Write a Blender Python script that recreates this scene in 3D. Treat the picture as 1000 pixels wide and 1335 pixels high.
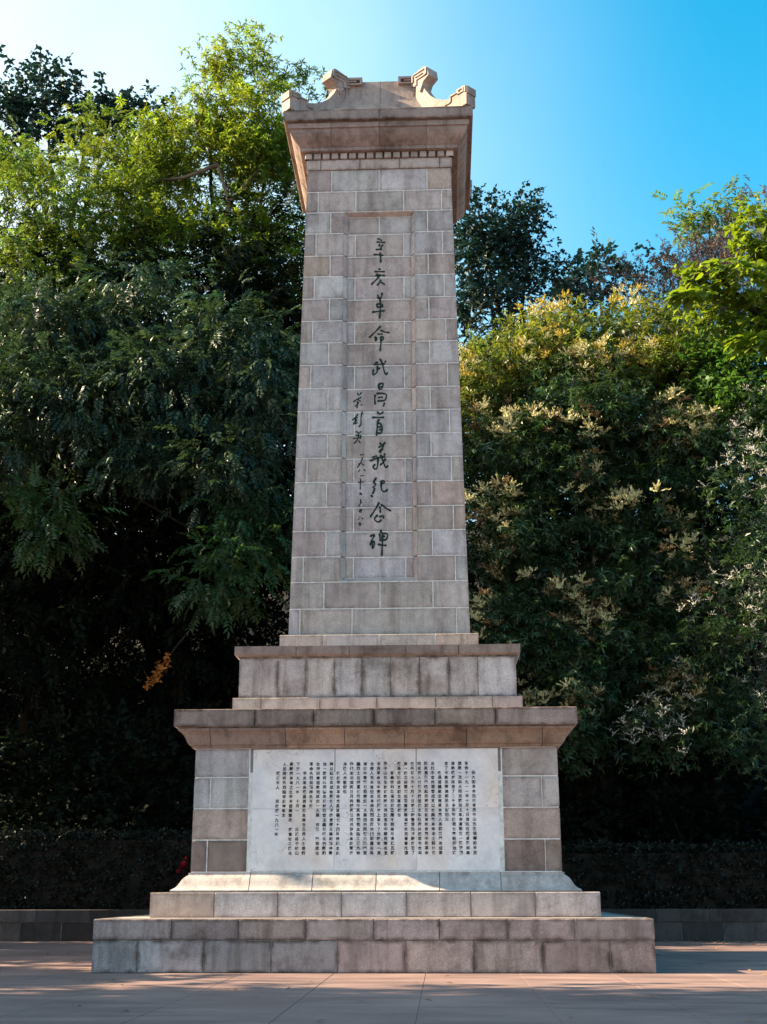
import bpy, math, random, re
import numpy as np
from mathutils import Vector, Matrix

for o in list(bpy.data.objects):
    bpy.data.objects.remove(o, do_unlink=True)
C = bpy.context.scene.collection
SC = bpy.context.scene
R = math.radians

# ------------------------------------------------------------------ camera
cam_data = bpy.data.cameras.new('camera')
cam = bpy.data.objects.new('camera', cam_data)
C.objects.link(cam)
cam_data.sensor_fit = 'VERTICAL'
cam_data.sensor_height = 36.0
cam_data.lens = 46.46
cam_data.clip_end = 3000
cam.location = (1.2687, -29.218, 1.4)
cam.rotation_euler = (R(90 + 15.95), R(0.106), R(2.484))
SC.camera = cam

# ------------------------------------------------------------------ light
HAZE_COL = (3.3, 3.75, 3.95, 1)
SUN_EL, SUN_BACK = 30.0, 1.0          # height of the sun; degrees behind the monument's front plane
world = bpy.data.worlds.new('World')
SC.world = world
world.use_nodes = True
wn = world.node_tree
for n in list(wn.nodes):
    wn.nodes.remove(n)
wo = wn.nodes.new('ShaderNodeOutputWorld')
bg = wn.nodes.new('ShaderNodeBackground')
sky = wn.nodes.new('ShaderNodeTexSky')
sky.sky_type = 'NISHITA'
sky.sun_disc = False
sky.sun_elevation = R(SUN_EL)
sky.sun_rotation = R(270 + SUN_BACK)
sky.altitude = 30
sky.air_density = 1.0
sky.dust_density = 1.2
sky.ozone_density = 2.0
hs = wn.nodes.new('ShaderNodeHueSaturation')
hs.inputs['Saturation'].default_value = 1.5
hs.inputs['Hue'].default_value = 0.468
hs.inputs['Value'].default_value = 0.86
wn.links.new(sky.outputs[0], hs.inputs['Color'])
# thin bright haze of the low sun: strongest towards it, fading smoothly across the whole dome, a little everywhere near the horizon
tcd = wn.nodes.new('ShaderNodeTexCoord')
sdot = wn.nodes.new('ShaderNodeVectorMath'); sdot.operation = 'DOT_PRODUCT'
wn.links.new(tcd.outputs['Generated'], sdot.inputs[0])
sdot.inputs[1].default_value = (-math.cos(R(SUN_EL)), 0.0, math.sin(R(SUN_EL)) * -0.35)
hz = wn.nodes.new('ShaderNodeMapRange'); hz.interpolation_type = 'SMOOTHSTEP'
hz.inputs['From Min'].default_value = -0.29; hz.inputs['From Max'].default_value = 0.30
hz.inputs['To Min'].default_value = 0.0; hz.inputs['To Max'].default_value = 0.85
wn.links.new(sdot.outputs['Value'], hz.inputs['Value'])
cn = wn.nodes.new('ShaderNodeTexNoise'); cn.inputs['Scale'].default_value = 3.0; cn.inputs['Detail'].default_value = 5; cn.inputs['Roughness'].default_value = 0.5
wn.links.new(tcd.outputs['Generated'], cn.inputs['Vector'])
cm_ = wn.nodes.new('ShaderNodeMath'); cm_.operation = 'MULTIPLY_ADD'
wn.links.new(cn.outputs[0], cm_.inputs[0]); cm_.inputs[1].default_value = 1.5; cm_.inputs[2].default_value = 0.25
hm = wn.nodes.new('ShaderNodeMath'); hm.operation = 'MULTIPLY'; hm.use_clamp = True
wn.links.new(hz.outputs[0], hm.inputs[0]); wn.links.new(cm_.outputs[0], hm.inputs[1])
smx = wn.nodes.new('ShaderNodeMix'); smx.data_type = 'RGBA'
wn.links.new(hm.outputs[0], smx.inputs[0])
wn.links.new(hs.outputs[0], smx.inputs[6])
smx.inputs[7].default_value = HAZE_COL
# paler band of thick air low over the horizon, all the way round
sxyz = wn.nodes.new('ShaderNodeSeparateXYZ'); wn.links.new(tcd.outputs['Generated'], sxyz.inputs[0])
om = wn.nodes.new('ShaderNodeMath'); om.operation = 'SUBTRACT'; om.use_clamp = True; om.inputs[0].default_value = 1.0
wn.links.new(sxyz.outputs['Z'], om.inputs[1])
pw_ = wn.nodes.new('ShaderNodeMath'); pw_.operation = 'POWER'; pw_.inputs[1].default_value = 5.0
wn.links.new(om.outputs[0], pw_.inputs[0])
pm = wn.nodes.new('ShaderNodeMath'); pm.operation = 'MULTIPLY'; pm.use_clamp = True; pm.inputs[1].default_value = 0.9
wn.links.new(pw_.outputs[0], pm.inputs[0])
smx2 = wn.nodes.new('ShaderNodeMix'); smx2.data_type = 'RGBA'
wn.links.new(pm.outputs[0], smx2.inputs[0]); wn.links.new(smx.outputs[2], smx2.inputs[6])
smx2.inputs[7].default_value = (3.5, 3.05, 2.75, 1)
wn.links.new(smx2.outputs[2], bg.inputs['Color'])
bg.inputs['Strength'].default_value = 0.10
wn.links.new(bg.outputs[0], wo.inputs['Surface'])

sd = bpy.data.lights.new('sun', 'SUN')
sd.energy = 5.0
sd.angle = R(0.5)
sd.color = (1.0, 0.79, 0.52)
sun = bpy.data.objects.new('sun', sd)
C.objects.link(sun)
e, b = R(SUN_EL), R(SUN_BACK)
sv = Vector((-math.cos(e) * math.cos(b), math.cos(e) * math.sin(b), math.sin(e)))
sun.rotation_euler = sv.to_track_quat('Z', 'Y').to_euler()
sun.location = (-40, 0, 40)

SC.view_settings.view_transform = 'Standard'
SC.view_settings.look = 'None'
SC.view_settings.gamma = 1
SC.view_settings.use_curve_mapping = False
SC.view_settings.exposure = 2.05
SC.cycles.max_bounces = 7
SC.cycles.diffuse_bounces = 3
SC.cycles.transmission_bounces = 4
SC.cycles.transparent_max_bounces = 4
SC.cycles.use_denoising = True
SC.render.film_transparent = False

# ------------------------------------------------------------------ materials
def new_mat(name):
    m = bpy.data.materials.new(name)
    m.use_nodes = True
    nt = m.node_tree
    b = nt.nodes['Principled BSDF']
    return m, nt, b, nt.nodes['Material Output']

def N(nt, t, **kw):
    n = nt.nodes.new(t)
    for k, v in kw.items():
        setattr(n, k, v)
    return n

def noise(nt, scale, detail=4, rough=0.55, vec=None, off=None):
    n = N(nt, 'ShaderNodeTexNoise')
    n.inputs['Scale'].default_value = scale
    n.inputs['Detail'].default_value = detail
    n.inputs['Roughness'].default_value = rough
    if vec is not None:
        nt.links.new(vec, n.inputs['Vector'])
    return n

def ramp(nt, fac, stops):
    r = N(nt, 'ShaderNodeValToRGB')
    while len(r.color_ramp.elements) < len(stops):
        r.color_ramp.elements.new(0.5)
    for e_, (p, c) in zip(r.color_ramp.elements, stops):
        e_.position = p
        e_.color = (c, c, c, 1) if isinstance(c, (int, float)) else tuple(c) + (1,)
    nt.links.new(fac, r.inputs['Fac'])
    return r

def mul(nt, a, b_, fac=1.0, mode='MULTIPLY'):
    m = N(nt, 'ShaderNodeMix', data_type='RGBA', blend_type=mode)
    if isinstance(fac, (int, float)):
        m.inputs[0].default_value = fac
    else:
        nt.links.new(fac, m.inputs[0])
    for s, v in ((6, a), (7, b_)):
        if isinstance(v, tuple):
            m.inputs[s].default_value = v + (1,) if len(v) == 3 else v
        else:
            nt.links.new(v, m.inputs[s])
    return m.outputs[2]

def stone_coords(nt):
    """world position, shifted by a random amount per stone"""
    g = N(nt, 'ShaderNodeNewGeometry')
    oi = N(nt, 'ShaderNodeObjectInfo')
    v = N(nt, 'ShaderNodeVectorMath', operation='MULTIPLY_ADD')
    nt.links.new(oi.outputs['Random'], v.inputs[0])
    v.inputs[1].default_value = (37.0, 11.0, 53.0)
    nt.links.new(g.outputs['Position'], v.inputs[2])
    return g, oi, v.outputs[0]

def granite_material(name, streak=0.5, stain=0.35, bump=0.25, grime=0.4):
    m, nt, bs, out = new_mat(name)
    g, oi, vec = stone_coords(nt)
    big = noise(nt, 1.3, 5, 0.6, vec)
    spk = noise(nt, 55, 3, 0.7, vec)
    med = noise(nt, 6.5, 5, 0.65, vec)
    mp = N(nt, 'ShaderNodeMapping')
    mp.inputs['Scale'].default_value = (4.5, 4.5, 0.55)
    nt.links.new(g.outputs['Position'], mp.inputs['Vector'])
    stn = noise(nt, 1.0, 5, 0.65, mp.outputs[0])
    c = mul(nt, oi.outputs['Color'], ramp(nt, big.outputs[0], [(0.25, (0.70, 0.68, 0.70)), (0.5, (0.97, 0.96, 0.96)), (0.75, (1.16, 1.14, 1.10))]).outputs[0], 0.8)
    c = mul(nt, c, ramp(nt, med.outputs[0], [(0.3, 0.80), (0.55, 1.0), (0.75, 1.12)]).outputs[0], 0.8)
    c = mul(nt, c, ramp(nt, spk.outputs[0], [(0.3, 0.6), (0.5, 1.0), (0.7, 1.32)]).outputs[0], 0.85)
    c = mul(nt, c, ramp(nt, stn.outputs[0], [(0.34, (0.42, 0.38, 0.35)), (0.52, (1, 1, 1)), (1, (1.05, 1.04, 1.03))]).outputs[0], streak)
    blot = noise(nt, 0.9, 6, 0.7, g.outputs['Position'])
    c = mul(nt, c, ramp(nt, blot.outputs[0], [(0.33, (0.45, 0.41, 0.38)), (0.47, (1, 1, 1))]).outputs[0], stain)
    ga = N(nt, 'ShaderNodeAttribute', attribute_name='grime')
    gn = noise(nt, 3.5, 4, 0.6, g.outputs['Position'])
    gm = N(nt, 'ShaderNodeMath', operation='MULTIPLY', use_clamp=True)
    nt.links.new(ga.outputs['Fac'], gm.inputs[0])
    gr_ = ramp(nt, gn.outputs[0], [(0.36, 0.0), (0.62, grime)])
    nt.links.new(gr_.outputs[0], gm.inputs[1])
    c = mul(nt, c, (0.30, 0.26, 0.235), gm.outputs[0])
    nt.links.new(c, bs.inputs['Base Color'])
    bs.inputs['Roughness'].default_value = 0.82
    bs.inputs['Specular IOR Level'].default_value = 0.25
    mx = N(nt, 'ShaderNodeMath', operation='MULTIPLY_ADD')
    nt.links.new(spk.outputs[0], mx.inputs[0]); mx.inputs[1].default_value = 0.4
    nt.links.new(med.outputs[0], mx.inputs[2])
    bp = N(nt, 'ShaderNodeBump')
    bp.inputs['Strength'].default_value = bump
    bp.inputs['Distance'].default_value = 0.02
    nt.links.new(mx.outputs[0], bp.inputs['Height'])
    nt.links.new(bp.outputs[0], bs.inputs['Normal'])
    return m

GRANITE = granite_material('granite', 0.5, 0.55, 0.35, 0.5)
GRANITE_WORN = granite_material('weathered_granite', 0.6, 0.85, 0.45, 1.0)

def simple_mat(name, col, rough=0.8, nscale=3.0, amp=0.35, bump=0.0, spec=0.3):
    m, nt, bs, out = new_mat(name)
    g = N(nt, 'ShaderNodeNewGeometry')
    n = noise(nt, nscale, 6, 0.6, g.outputs['Position'])
    c = mul(nt, tuple(col), ramp(nt, n.outputs[0], [(0.3, 1 - amp), (0.7, 1 + amp)]).outputs[0])
    nt.links.new(c, bs.inputs['Base Color'])
    bs.inputs['Roughness'].default_value = rough
    bs.inputs['Specular IOR Level'].default_value = spec
    if bump:
        bp = N(nt, 'ShaderNodeBump')
        bp.inputs['Strength'].default_value = bump
        bp.inputs['Distance'].default_value = 0.03
        nt.links.new(n.outputs[0], bp.inputs['Height'])
        nt.links.new(bp.outputs[0], bs.inputs['Normal'])
    return m

MORTAR = simple_mat('pale_mortar', (0.66, 0.64, 0.62), 0.9, 9, 0.25)
MORTAR_DARK = simple_mat('dark_mortar', (0.16, 0.14, 0.13), 0.9, 5, 0.7)
INK = simple_mat('black_paint', (0.012, 0.012, 0.012), 0.6)
GREEN = simple_mat('dark_green_paint', (0.003, 0.020, 0.012), 0.6)
SOIL = simple_mat('shade_darkened_soil', (0.016, 0.013, 0.010), 0.95, 1.5, 0.5, 0.5)  # slope under the trees: its shade is put into the soil colour
BARK = simple_mat('bark', (0.024, 0.019, 0.015), 0.9, 7, 0.5, 0.6)
BARK_PALE = simple_mat('pale_bark', (0.15, 0.11, 0.08), 0.9, 7, 0.4, 0.5)
LEDGE = simple_mat('mossy_ledge', (0.40, 0.40, 0.30), 0.9, 3, 0.4)

def marble_material():
    m, nt, bs, out = new_mat('white_marble')
    g, oi, vec = stone_coords(nt)
    big = noise(nt, 1.6, 6, 0.65, vec)
    vein = N(nt, 'ShaderNodeTexNoise')
    vein.inputs['Scale'].default_value = 2.2
    vein.inputs['Detail'].default_value = 7
    vein.inputs['Distortion'].default_value = 1.6
    nt.links.new(vec, vein.inputs['Vector'])
    c = mul(nt, (0.80, 0.755, 0.75), ramp(nt, big.outputs[0], [(0.25, (0.72, 0.72, 0.78)), (0.5, (0.97, 0.96, 0.97)), (0.75, (1.15, 1.12, 1.1))]).outputs[0])
    c = mul(nt, c, ramp(nt, vein.outputs[0], [(0.44, (1, 1, 1)), (0.495, (0.74, 0.72, 0.72)), (0.55, (1, 1, 1))]).outputs[0], 0.22)
    warm = noise(nt, 0.8, 3, 0.5, g.outputs['Position'])
    c = mul(nt, c, ramp(nt, warm.outputs[0], [(0.45, (1, 1, 1)), (0.66, (0.90, 0.76, 0.63))]).outputs[0], 0.75)
    crk = N(nt, 'ShaderNodeTexVoronoi', feature='DISTANCE_TO_EDGE')
    crk.inputs['Scale'].default_value = 3.2
    wv = N(nt, 'ShaderNodeVectorMath', operation='MULTIPLY_ADD')
    nn = noise(nt, 2.5, 4, 0.6, vec)
    nt.links.new(nn.outputs['Color'], wv.inputs[0]); wv.inputs[1].default_value = (0.9, 0.9, 0.9)
    nt.links.new(vec, wv.inputs[2]); nt.links.new(wv.outputs[0], crk.inputs['Vector'])
    msk = noise(nt, 0.9, 2, 0.5, vec)
    cm = mul(nt, (1.0, 1.0, 1.0), ramp(nt, crk.outputs[0], [(0.0, (0.25, 0.24, 0.28)), (0.02, (1, 1, 1))]).outputs[0], ramp(nt, msk.outputs[0], [(0.55, 0.0), (0.62, 0.9)]).outputs[0], 'MIX')
    c = mul(nt, c, cm)
    nt.links.new(c, bs.inputs['Base Color'])
    bs.inputs['Roughness'].default_value = 0.55
    bs.inputs['Specular IOR Level'].default_value = 0.3
    return m
MARBLE = marble_material()

def paving_material():
    m, nt, bs, out = new_mat('plaza_paving')
    g, oi, vec = stone_coords(nt)
    big = noise(nt, 0.35, 5, 0.6, g.outputs['Position'])
    mp = N(nt, 'ShaderNodeMapping')
    mp.inputs['Scale'].default_value = (0.5, 2.2, 1)
    nt.links.new(g.outputs['Position'], mp.inputs['Vector'])
    sm = noise(nt, 0.9, 6, 0.65, mp.outputs[0])
    fine = noise(nt, 40, 4, 0.7, g.outputs['Position'])
    c = mul(nt, (0.215, 0.147, 0.136), ramp(nt, big.outputs[0], [(0.3, (0.68, 0.66, 0.68)), (0.7, (1.25, 1.2, 1.16))]).outputs[0])
    c = mul(nt, c, ramp(nt, sm.outputs[0], [(0.3, 0.6), (0.5, 1.0), (0.72, 1.45)]).outputs[0], 0.9)
    c = mul(nt, c, ramp(nt, fine.outputs[0], [(0.3, 0.7), (0.7, 1.3)]).outputs[0], 0.7)
    c = mul(nt, c, ramp(nt, oi.outputs['Random'], [(0.0, 0.95), (1.0, 1.05)]).outputs[0])
    nt.links.new(c, bs.inputs['Base Color'])
    rg = ramp(nt, sm.outputs[0], [(0.3, 0.5), (0.7, 0.8)])
    nt.links.new(rg.outputs[0], bs.inputs['Roughness'])
    bs.inputs['Specular IOR Level'].default_value = 0.3
    bp = N(nt, 'ShaderNodeBump'); bp.inputs['Strength'].default_value = 0.3; bp.inputs['Distance'].default_value = 0.01
    nt.links.new(fine.outputs[0], bp.inputs['Height']); nt.links.new(bp.outputs[0], bs.inputs['Normal'])
    return m
PAVING = paving_material()

def leaf_material(name, col, trans_col, trans=0.35, rough=0.5, spec=0.35):
    m, nt, bs, out = new_mat(name)
    at_ = N(nt, 'ShaderNodeAttribute', attribute_name='tint')
    c = mul(nt, tuple(col), at_.outputs['Color'])
    nt.links.new(c, bs.inputs['Base Color'])
    bs.inputs['Roughness'].default_value = rough
    bs.inputs['Specular IOR Level'].default_value = spec
    tr = N(nt, 'ShaderNodeBsdfTranslucent')
    tc = mul(nt, tuple(trans_col), at_.outputs['Color'])
    nt.links.new(tc, tr.inputs['Color'])
    mx = N(nt, 'ShaderNodeMixShader')
    mx.inputs[0].default_value = trans
    nt.links.new(bs.outputs[0], mx.inputs[1])
    nt.links.new(tr.outputs[0], mx.inputs[2])
    nt.links.new(mx.outputs[0], out.inputs['Surface'])
    return m

# ------------------------------------------------------------------ object helpers
def tag(o, label=None, cat=None, group=None, kind=None):
    if label: o['label'] = label
    if cat: o['category'] = cat
    if group: o['group'] = group
    if kind: o['kind'] = kind
    return o

def empty(name, loc=(0, 0, 0)):
    o = bpy.data.objects.new(name, None)
    o.empty_display_size = 0.5
    C.objects.link(o)
    o.location = loc
    return o

def link_mesh(name, verts, faces, mat, parent=None, color=None, smooth=False):
    me = bpy.data.meshes.new(name)
    me.from_pydata([tuple(v) for v in verts], [], faces)
    me.validate()
    me.materials.append(mat)
    if len(verts) == 16 and len(faces) == 14 and mat in (GRANITE, GRANITE_WORN):   # plain facing stone: dirt gathers along its joints
        a = me.attributes.new('grime', 'FLOAT', 'POINT')
        a.data.foreach_set('value', [1.0] * 8 + [0.0] * 8)
    if smooth:
        for p in me.polygons: p.use_smooth = True
    o = bpy.data.objects.new(name, me)
    C.objects.link(o)
    if parent is not None:
        o.parent = parent
        wm = Matrix.Translation(-Vector(parent_loc(parent)))
        o.location = -Vector(parent_loc(parent))
    if color: o.color = tuple(color) + (1,)
    return o

def parent_loc(p):
    l = Vector((0, 0, 0))
    while p is not None:
        l = l + Vector(p.location)
        p = p.parent
    return l

def fast_mesh(name, V, F, mat, parent=None, tint=None):
    """numpy vertices (n,3), quads (m,4), vertex tint (n,3)"""
    me = bpy.data.meshes.new(name)
    n, m = len(V), len(F)
    k = F.shape[1]
    me.vertices.add(n); me.vertices.foreach_set('co', V.astype(np.float32).ravel())
    me.loops.add(m * k); me.loops.foreach_set('vertex_index', F.astype(np.int32).ravel())
    me.polygons.add(m)
    me.polygons.foreach_set('loop_start', np.arange(0, m * k, k, dtype=np.int32))
    me.update(calc_edges=True)
    if tint is not None:
        a = me.attributes.new('tint', 'FLOAT_COLOR', 'POINT')
        t4 = np.ones((n, 4), np.float32); t4[:, :3] = tint
        a.data.foreach_set('color', t4.ravel())
    me.materials.append(mat)
    o = bpy.data.objects.new(name, me)
    C.objects.link(o)
    if parent is not None:
        o.parent = parent
        o.location = -Vector(parent_loc(parent))
    return o

class Geo:
    def __init__(self): self.v, self.f = [], []
    def add(self, v, f):
        k = len(self.v)
        self.v += [tuple(p) for p in v]
        self.f += [tuple(i + k for i in q) for q in f]
    def box(self, x0, x1, y0, y1, z0, z1):
        v = [(x0, y0, z0), (x1, y0, z0), (x1, y1, z0), (x0, y1, z0), (x0, y0, z1), (x1, y0, z1), (x1, y1, z1), (x0, y1, z1)]
        self.add(v, [(3, 2, 1, 0), (4, 5, 6, 7), (0, 1, 5, 4), (1, 2, 6, 5), (2, 3, 7, 6), (3, 0, 4, 7)])

def rot(v, k):
    x, y, z = v
    for _ in range(k): x, y = -y, x
    return (x, y, z)

def frustum(g, prof):
    """closed square solid of profile [(half width, z)...] from bottom to top"""
    v, f = [], []
    for w, z in prof:
        v += [(-w, -w, z), (w, -w, z), (w, w, z), (-w, w, z)]
    for i in range(len(prof) - 1):
        a = 4 * i
        for j in range(4):
            f.append((a + j, a + (j + 1) % 4, a + 4 + (j + 1) % 4, a + 4 + j))
    f.append((3, 2, 1, 0))
    a = 4 * (len(prof) - 1)
    f.append((a, a + 1, a + 2, a + 3))
    g.add(v, f)

def stone_geo(prof, xa, xb, depth=0.3, bev=0.012, k=0, push=0.0):
    """one stone of the facing of side k: profile [(w,z)] swept from xa to xb; None = mitred at the corner"""
    def xl(w): return -w if xa is None else max(xa, -w)
    def xr(w): return w if xb is None else min(xb, w)
    win = min(p[0] for p in prof) - depth
    v, f = [], []
    if len(prof) == 2 and bev > 0:
        (w0, z0), (w1, z1) = prof
        w0 += push; w1 += push
        ia = 0 if xa is None else bev
        ib = 0 if xb is None else bev
        t = bev / (z1 - z0)
        wl, wh = w0 + (w1 - w0) * t, w1 + (w0 - w1) * t
        d = bev * 0.8
        outer = [(xl(w0), w0 - d, z0), (xr(w0), w0 - d, z0), (xr(w1), w1 - d, z1), (xl(w1), w1 - d, z1)]
        # at a mitred corner the arris stays sharp
        if xa is None:
            outer[0] = (-(w0 - d), w0 - d, z0); outer[3] = (-(w1 - d), w1 - d, z1)
        if xb is None:
            outer[1] = (w0 - d, w0 - d, z0); outer[2] = (w1 - d, w1 - d, z1)
        inner = [(xl(wl) + ia, wl, z0 + bev), (xr(wl) - ib, wl, z0 + bev), (xr(wh) - ib, wh, z1 - bev), (xl(wh) + ia, wh, z1 - bev)]
        back = [(xl(win), win, z0), (xr(win), win, z0), (xr(win), win, z1), (xl(win), win, z1)]
        P = outer + inner + back
        m_ = min(0.07, (z1 - z0) * 0.3)
        t2 = m_ / (z1 - z0)
        w2l, w2h = w0 + (w1 - w0) * t2, w1 + (w0 - w1) * t2
        wid = xr(w0) - xl(w0)
        m2 = min(m_, wid * 0.3)
        P += [(xl(w2l) + m2, w2l, z0 + m_), (xr(w2l) - m2, w2l, z0 + m_), (xr(w2h) - m2, w2h, z1 - m_), (xl(w2h) + m2, w2h, z1 - m_)]
        f = [(12, 13, 14, 15)] + [(4 + i, 4 + (i + 1) % 4, 12 + (i + 1) % 4, 12 + i) for i in range(4)]
        for i in range(4):
            j = (i + 1) % 4
            f.append((i, j, 4 + j, 4 + i))
            f.append((j, i, 8 + i, 8 + j))
        f.append((11, 10, 9, 8))
    else:
        n = len(prof)
        P = [(xl(w), w, z) for w, z in prof] + [(xr(w), w, z) for w, z in prof]
        z0, z1 = prof[0][1], prof[-1][1]
        P += [(xl(win), win, z0), (xr(win), win, z0), (xr(win), win, z1), (xl(win), win, z1)]
        for i in range(n - 1):
            f.append((i, n + i, n + i + 1, i + 1))
        B = 2 * n
        f.append((B, B + 1, n, 0))
        f.append((n - 1, 2 * n - 1, B + 2, B + 3))
        f.append(tuple(range(0, n)) + (B + 3, B))
        f.append(tuple(reversed(range(n, 2 * n))) + (B + 1, B + 2))
        f.append((B + 3, B + 2, B + 1, B))
    return [rot((x, -w, z), k) for x, w, z in P], f

rng = random.Random(11)
PINK = (0.44, 0.37, 0.345); BLUE = (0.49, 0.45, 0.45); GREY = (0.485, 0.42, 0.40); TAN = (0.45, 0.35, 0.305); BROWN = (0.30, 0.225, 0.195)
PALE = (0.47, 0.425, 0.415)
def jit(c, a=0.07):
    k = 1 + rng.uniform(-a, a) * 2.0
    return tuple(min(1, x * k * (1 + rng.uniform(-0.02, 0.02))) for x in c)
def pick(*cs): return jit(rng.choice(cs))

GAP = 0.022
def course(parent, side, name, prof, joints, cols, mat=None, gap=GAP, depth=0.3, bev=0.012, front=True, sides=True):
    """a course of stones: individual stones in front, the three other sides joined into `side`"""
    mat = mat or GRANITE
    xs = [None] + list(joints) + [None]
    def trim(p):
        p = list(p)
        p[0] = (p[0][0], p[0][1] + gap / 2); p[-1] = (p[-1][0], p[-1][1] - gap / 2)
        return p
    pr = trim(prof)
    for i in range(len(xs) - 1):
        xa = None if xs[i] is None else xs[i] + gap / 2
        xb = None if xs[i + 1] is None else xs[i + 1] - gap / 2
        if front:
            v, f = stone_geo(pr, xa, xb, depth, bev, 0, 0.0 if len(pr) > 2 else rng.uniform(-0.003, 0.003) * (xa is not None and xb is not None))
            link_mesh(name, v, f, mat, parent, cols(i, len(xs) - 1))
        if sides:
            for k in (1, 2, 3):
                v, f = stone_geo(pr, xa, xb, depth, bev, k)
                side.add(v, f)

def tier(parent, name, core_prof, rec, mortar):
    g = Geo()
    frustum(g, [(w - rec, z) for w, z in core_prof])
    return link_mesh(name, g.v, g.f, mortar, parent)

# ------------------------------------------------------------------ ground
def plane(name, x0, x1, y0, y1, z, mat, nx=1, ny=1, kind='structure', h=None):
    v, f = [], []
    for j in range(ny + 1):
        for i in range(nx + 1):
            x, y = x0 + (x1 - x0) * i / nx, y0 + (y1 - y0) * j / ny
            v.append((x, y, z if h is None else h(x, y)))
    for j in range(ny):
        for i in range(nx):
            a = j * (nx + 1) + i
            f.append((a, a + 1, a + nx + 2, a + nx + 1))
    return tag(link_mesh(name, v, f, mat), kind=kind)

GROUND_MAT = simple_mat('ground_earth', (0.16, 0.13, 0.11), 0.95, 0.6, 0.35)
plane('ground', -900, 900, -900, 900, -0.06, GROUND_MAT)
plaza = plane('plaza', -60, 60, -60, 9.95, -0.012, PAVING)
# paving slabs in view, laid in a 1.6 m grid
PS = 1.6
def slab_mesh():
    h = PS / 2 - 0.004
    c = 0.004
    v = [(-h, -h, -0.03), (h, -h, -0.03), (h, h, -0.03), (-h, h, -0.03), (-h, -h, -0.003), (h, -h, -0.003), (h, h, -0.003), (-h, h, -0.003),
         (-h + c, -h + c, 0), (h - c, -h + c, 0), (h - c, h - c, 0), (-h + c, h - c, 0)]
    f = [(8, 9, 10, 11)]
    for i in range(4):
        j = (i + 1) % 4
        f += [(i, j, 4 + j, 4 + i), (4 + i, 4 + j, 8 + j, 8 + i)]
    me = bpy.data.meshes.new('paving_slab'); me.from_pydata(v, [], f); me.materials.append(PAVING)
    return me
sm = slab_mesh()
far = Geo()
for j in range(-9, 7):
    yc = -0.72 + j * PS
    for i in range(-15, 15):
        xc = 0.15 + i * PS
        if abs(xc) < 4.1 and abs(yc) < 4.1: continue
        half = (yc + 29.2) * 0.32 + 1.5
        if abs(xc - 0) > half: 
            continue
        o = bpy.data.objects.new('paving_slab', sm)
        C.objects.link(o); o.parent = plaza
        o.location = (xc, yc, rng.uniform(-0.0008, 0.0008))
plane('plaza_surround', -60, 60, -60, 9.95, -0.008, PAVING)

# retaining wall behind the plaza
WY = 10.05
wall = tag(empty('retaining_wall', (0, WY, 0)), 'low wall of two stone courses along the back of the plaza under the hedges', 'wall')
g = Geo(); g.box(-40, 40, WY + 0.012, WY + 0.5, -0.05, 0.85)
link_mesh('wall_core', g.v, g.f, MORTAR_DARK, wall)
for row, (z0, z1) in enumerate(((0.0, 0.50), (0.51, 0.86))):
    x = -17.0 + 0.6 * row
    while x < 16.5:
        L = 1.18 + rng.uniform(-0.12, 0.12)
        if row: L = 1.5 + rng.uniform(-0.1, 0.1)
        g = Geo(); ww = 0.02 * row
        a, bb, y0 = x + 0.008, x + L - 0.008, WY - ww - rng.uniform(0, 0.006)
        c = 0.012
        v = [(a, y0 + c, z0), (bb, y0 + c, z0), (bb, y0 + c, z1), (a, y0 + c, z1), (a + c, y0, z0 + c), (bb - c, y0, z0 + c), (bb - c, y0, z1 - c), (a + c, y0, z1 - c),
             (a, WY + 0.45, z0), (bb, WY + 0.45, z0), (bb, WY + 0.45, z1), (a, WY + 0.45, z1)]
        f = [(4, 5, 6, 7), (11, 10, 9, 8)]
        for i in range(4):
            j = (i + 1) % 4
            f += [(i, j, 4 + j, 4 + i), (j, i, 8 + i, 8 + j)]
        link_mesh('wall_stone', v, f, GRANITE_WORN, wall, jit((0.062, 0.055, 0.055), 0.25))
        x += L

def hill_z(x, y):
    t = max(0.0, y - 13.5)
    z = 0.8 + 0.66 * t - 0.0030 * t * t
    if y > 70: z = 0.8 + 0.66 * 56.5 - 0.0030 * 56.5 ** 2 + (y - 70) * 0.05
    return z + (0.5 * math.sin(x * 0.31 + y * 0.17) + 0.35 * math.sin(x * 0.83 - y * 0.4)) * min(1, t / 6)
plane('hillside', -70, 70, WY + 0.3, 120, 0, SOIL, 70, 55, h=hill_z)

# ------------------------------------------------------------------ the monument
MON = tag(empty('stone_monument'), 'tall tapering granite memorial pillar with green brush writing on a stepped base', 'monument')

def side_mesh(g, parent, name='side_masonry', col=GREY, mat=None):
    o = link_mesh(name, g.v, g.f, mat or GRANITE, parent, col)
    tag(o, kind='stuff')

# lower step
p = tier(MON, 'lower_step', [(4.926, -0.02), (4.926, 0.909)], 0.014, MORTAR_DARK)
sg = Geo()
course(p, sg, 'step_stone', [(4.926, 0), (4.926, 0.547)], [-4.12, -2.95, -1.76, -0.59, 0.60, 1.79, 2.985, 4.15], lambda i, n: jit((0.36, 0.28, 0.26) if i > 3 else (0.36, 0.325, 0.33), 0.10), GRANITE_WORN, 0.016)
course(p, sg, 'step_stone', [(4.932, 0.547), (4.932, 0.913)], [-3.54, -2.34, -1.15, 0.04, 1.195, 2.39, 3.55], lambda i, n: jit((0.36, 0.285, 0.27), 0.10), GRANITE_WORN, 0.018)
side_mesh(sg, p)
g = Geo()
for x0, x1, y0, y1 in ((-4.64, 4.64, -4.64, -4.12), (-4.64, 4.64, 4.12, 4.64), (-4.64, -4.12, -4.12, 4.12), (4.12, 4.64, -4.12, 4.12)):
    g.box(x0, x1, y0, y1, 0.80, 0.9135)
link_mesh('step_top', g.v, g.f, GRANITE_WORN, p, PINK)

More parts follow.
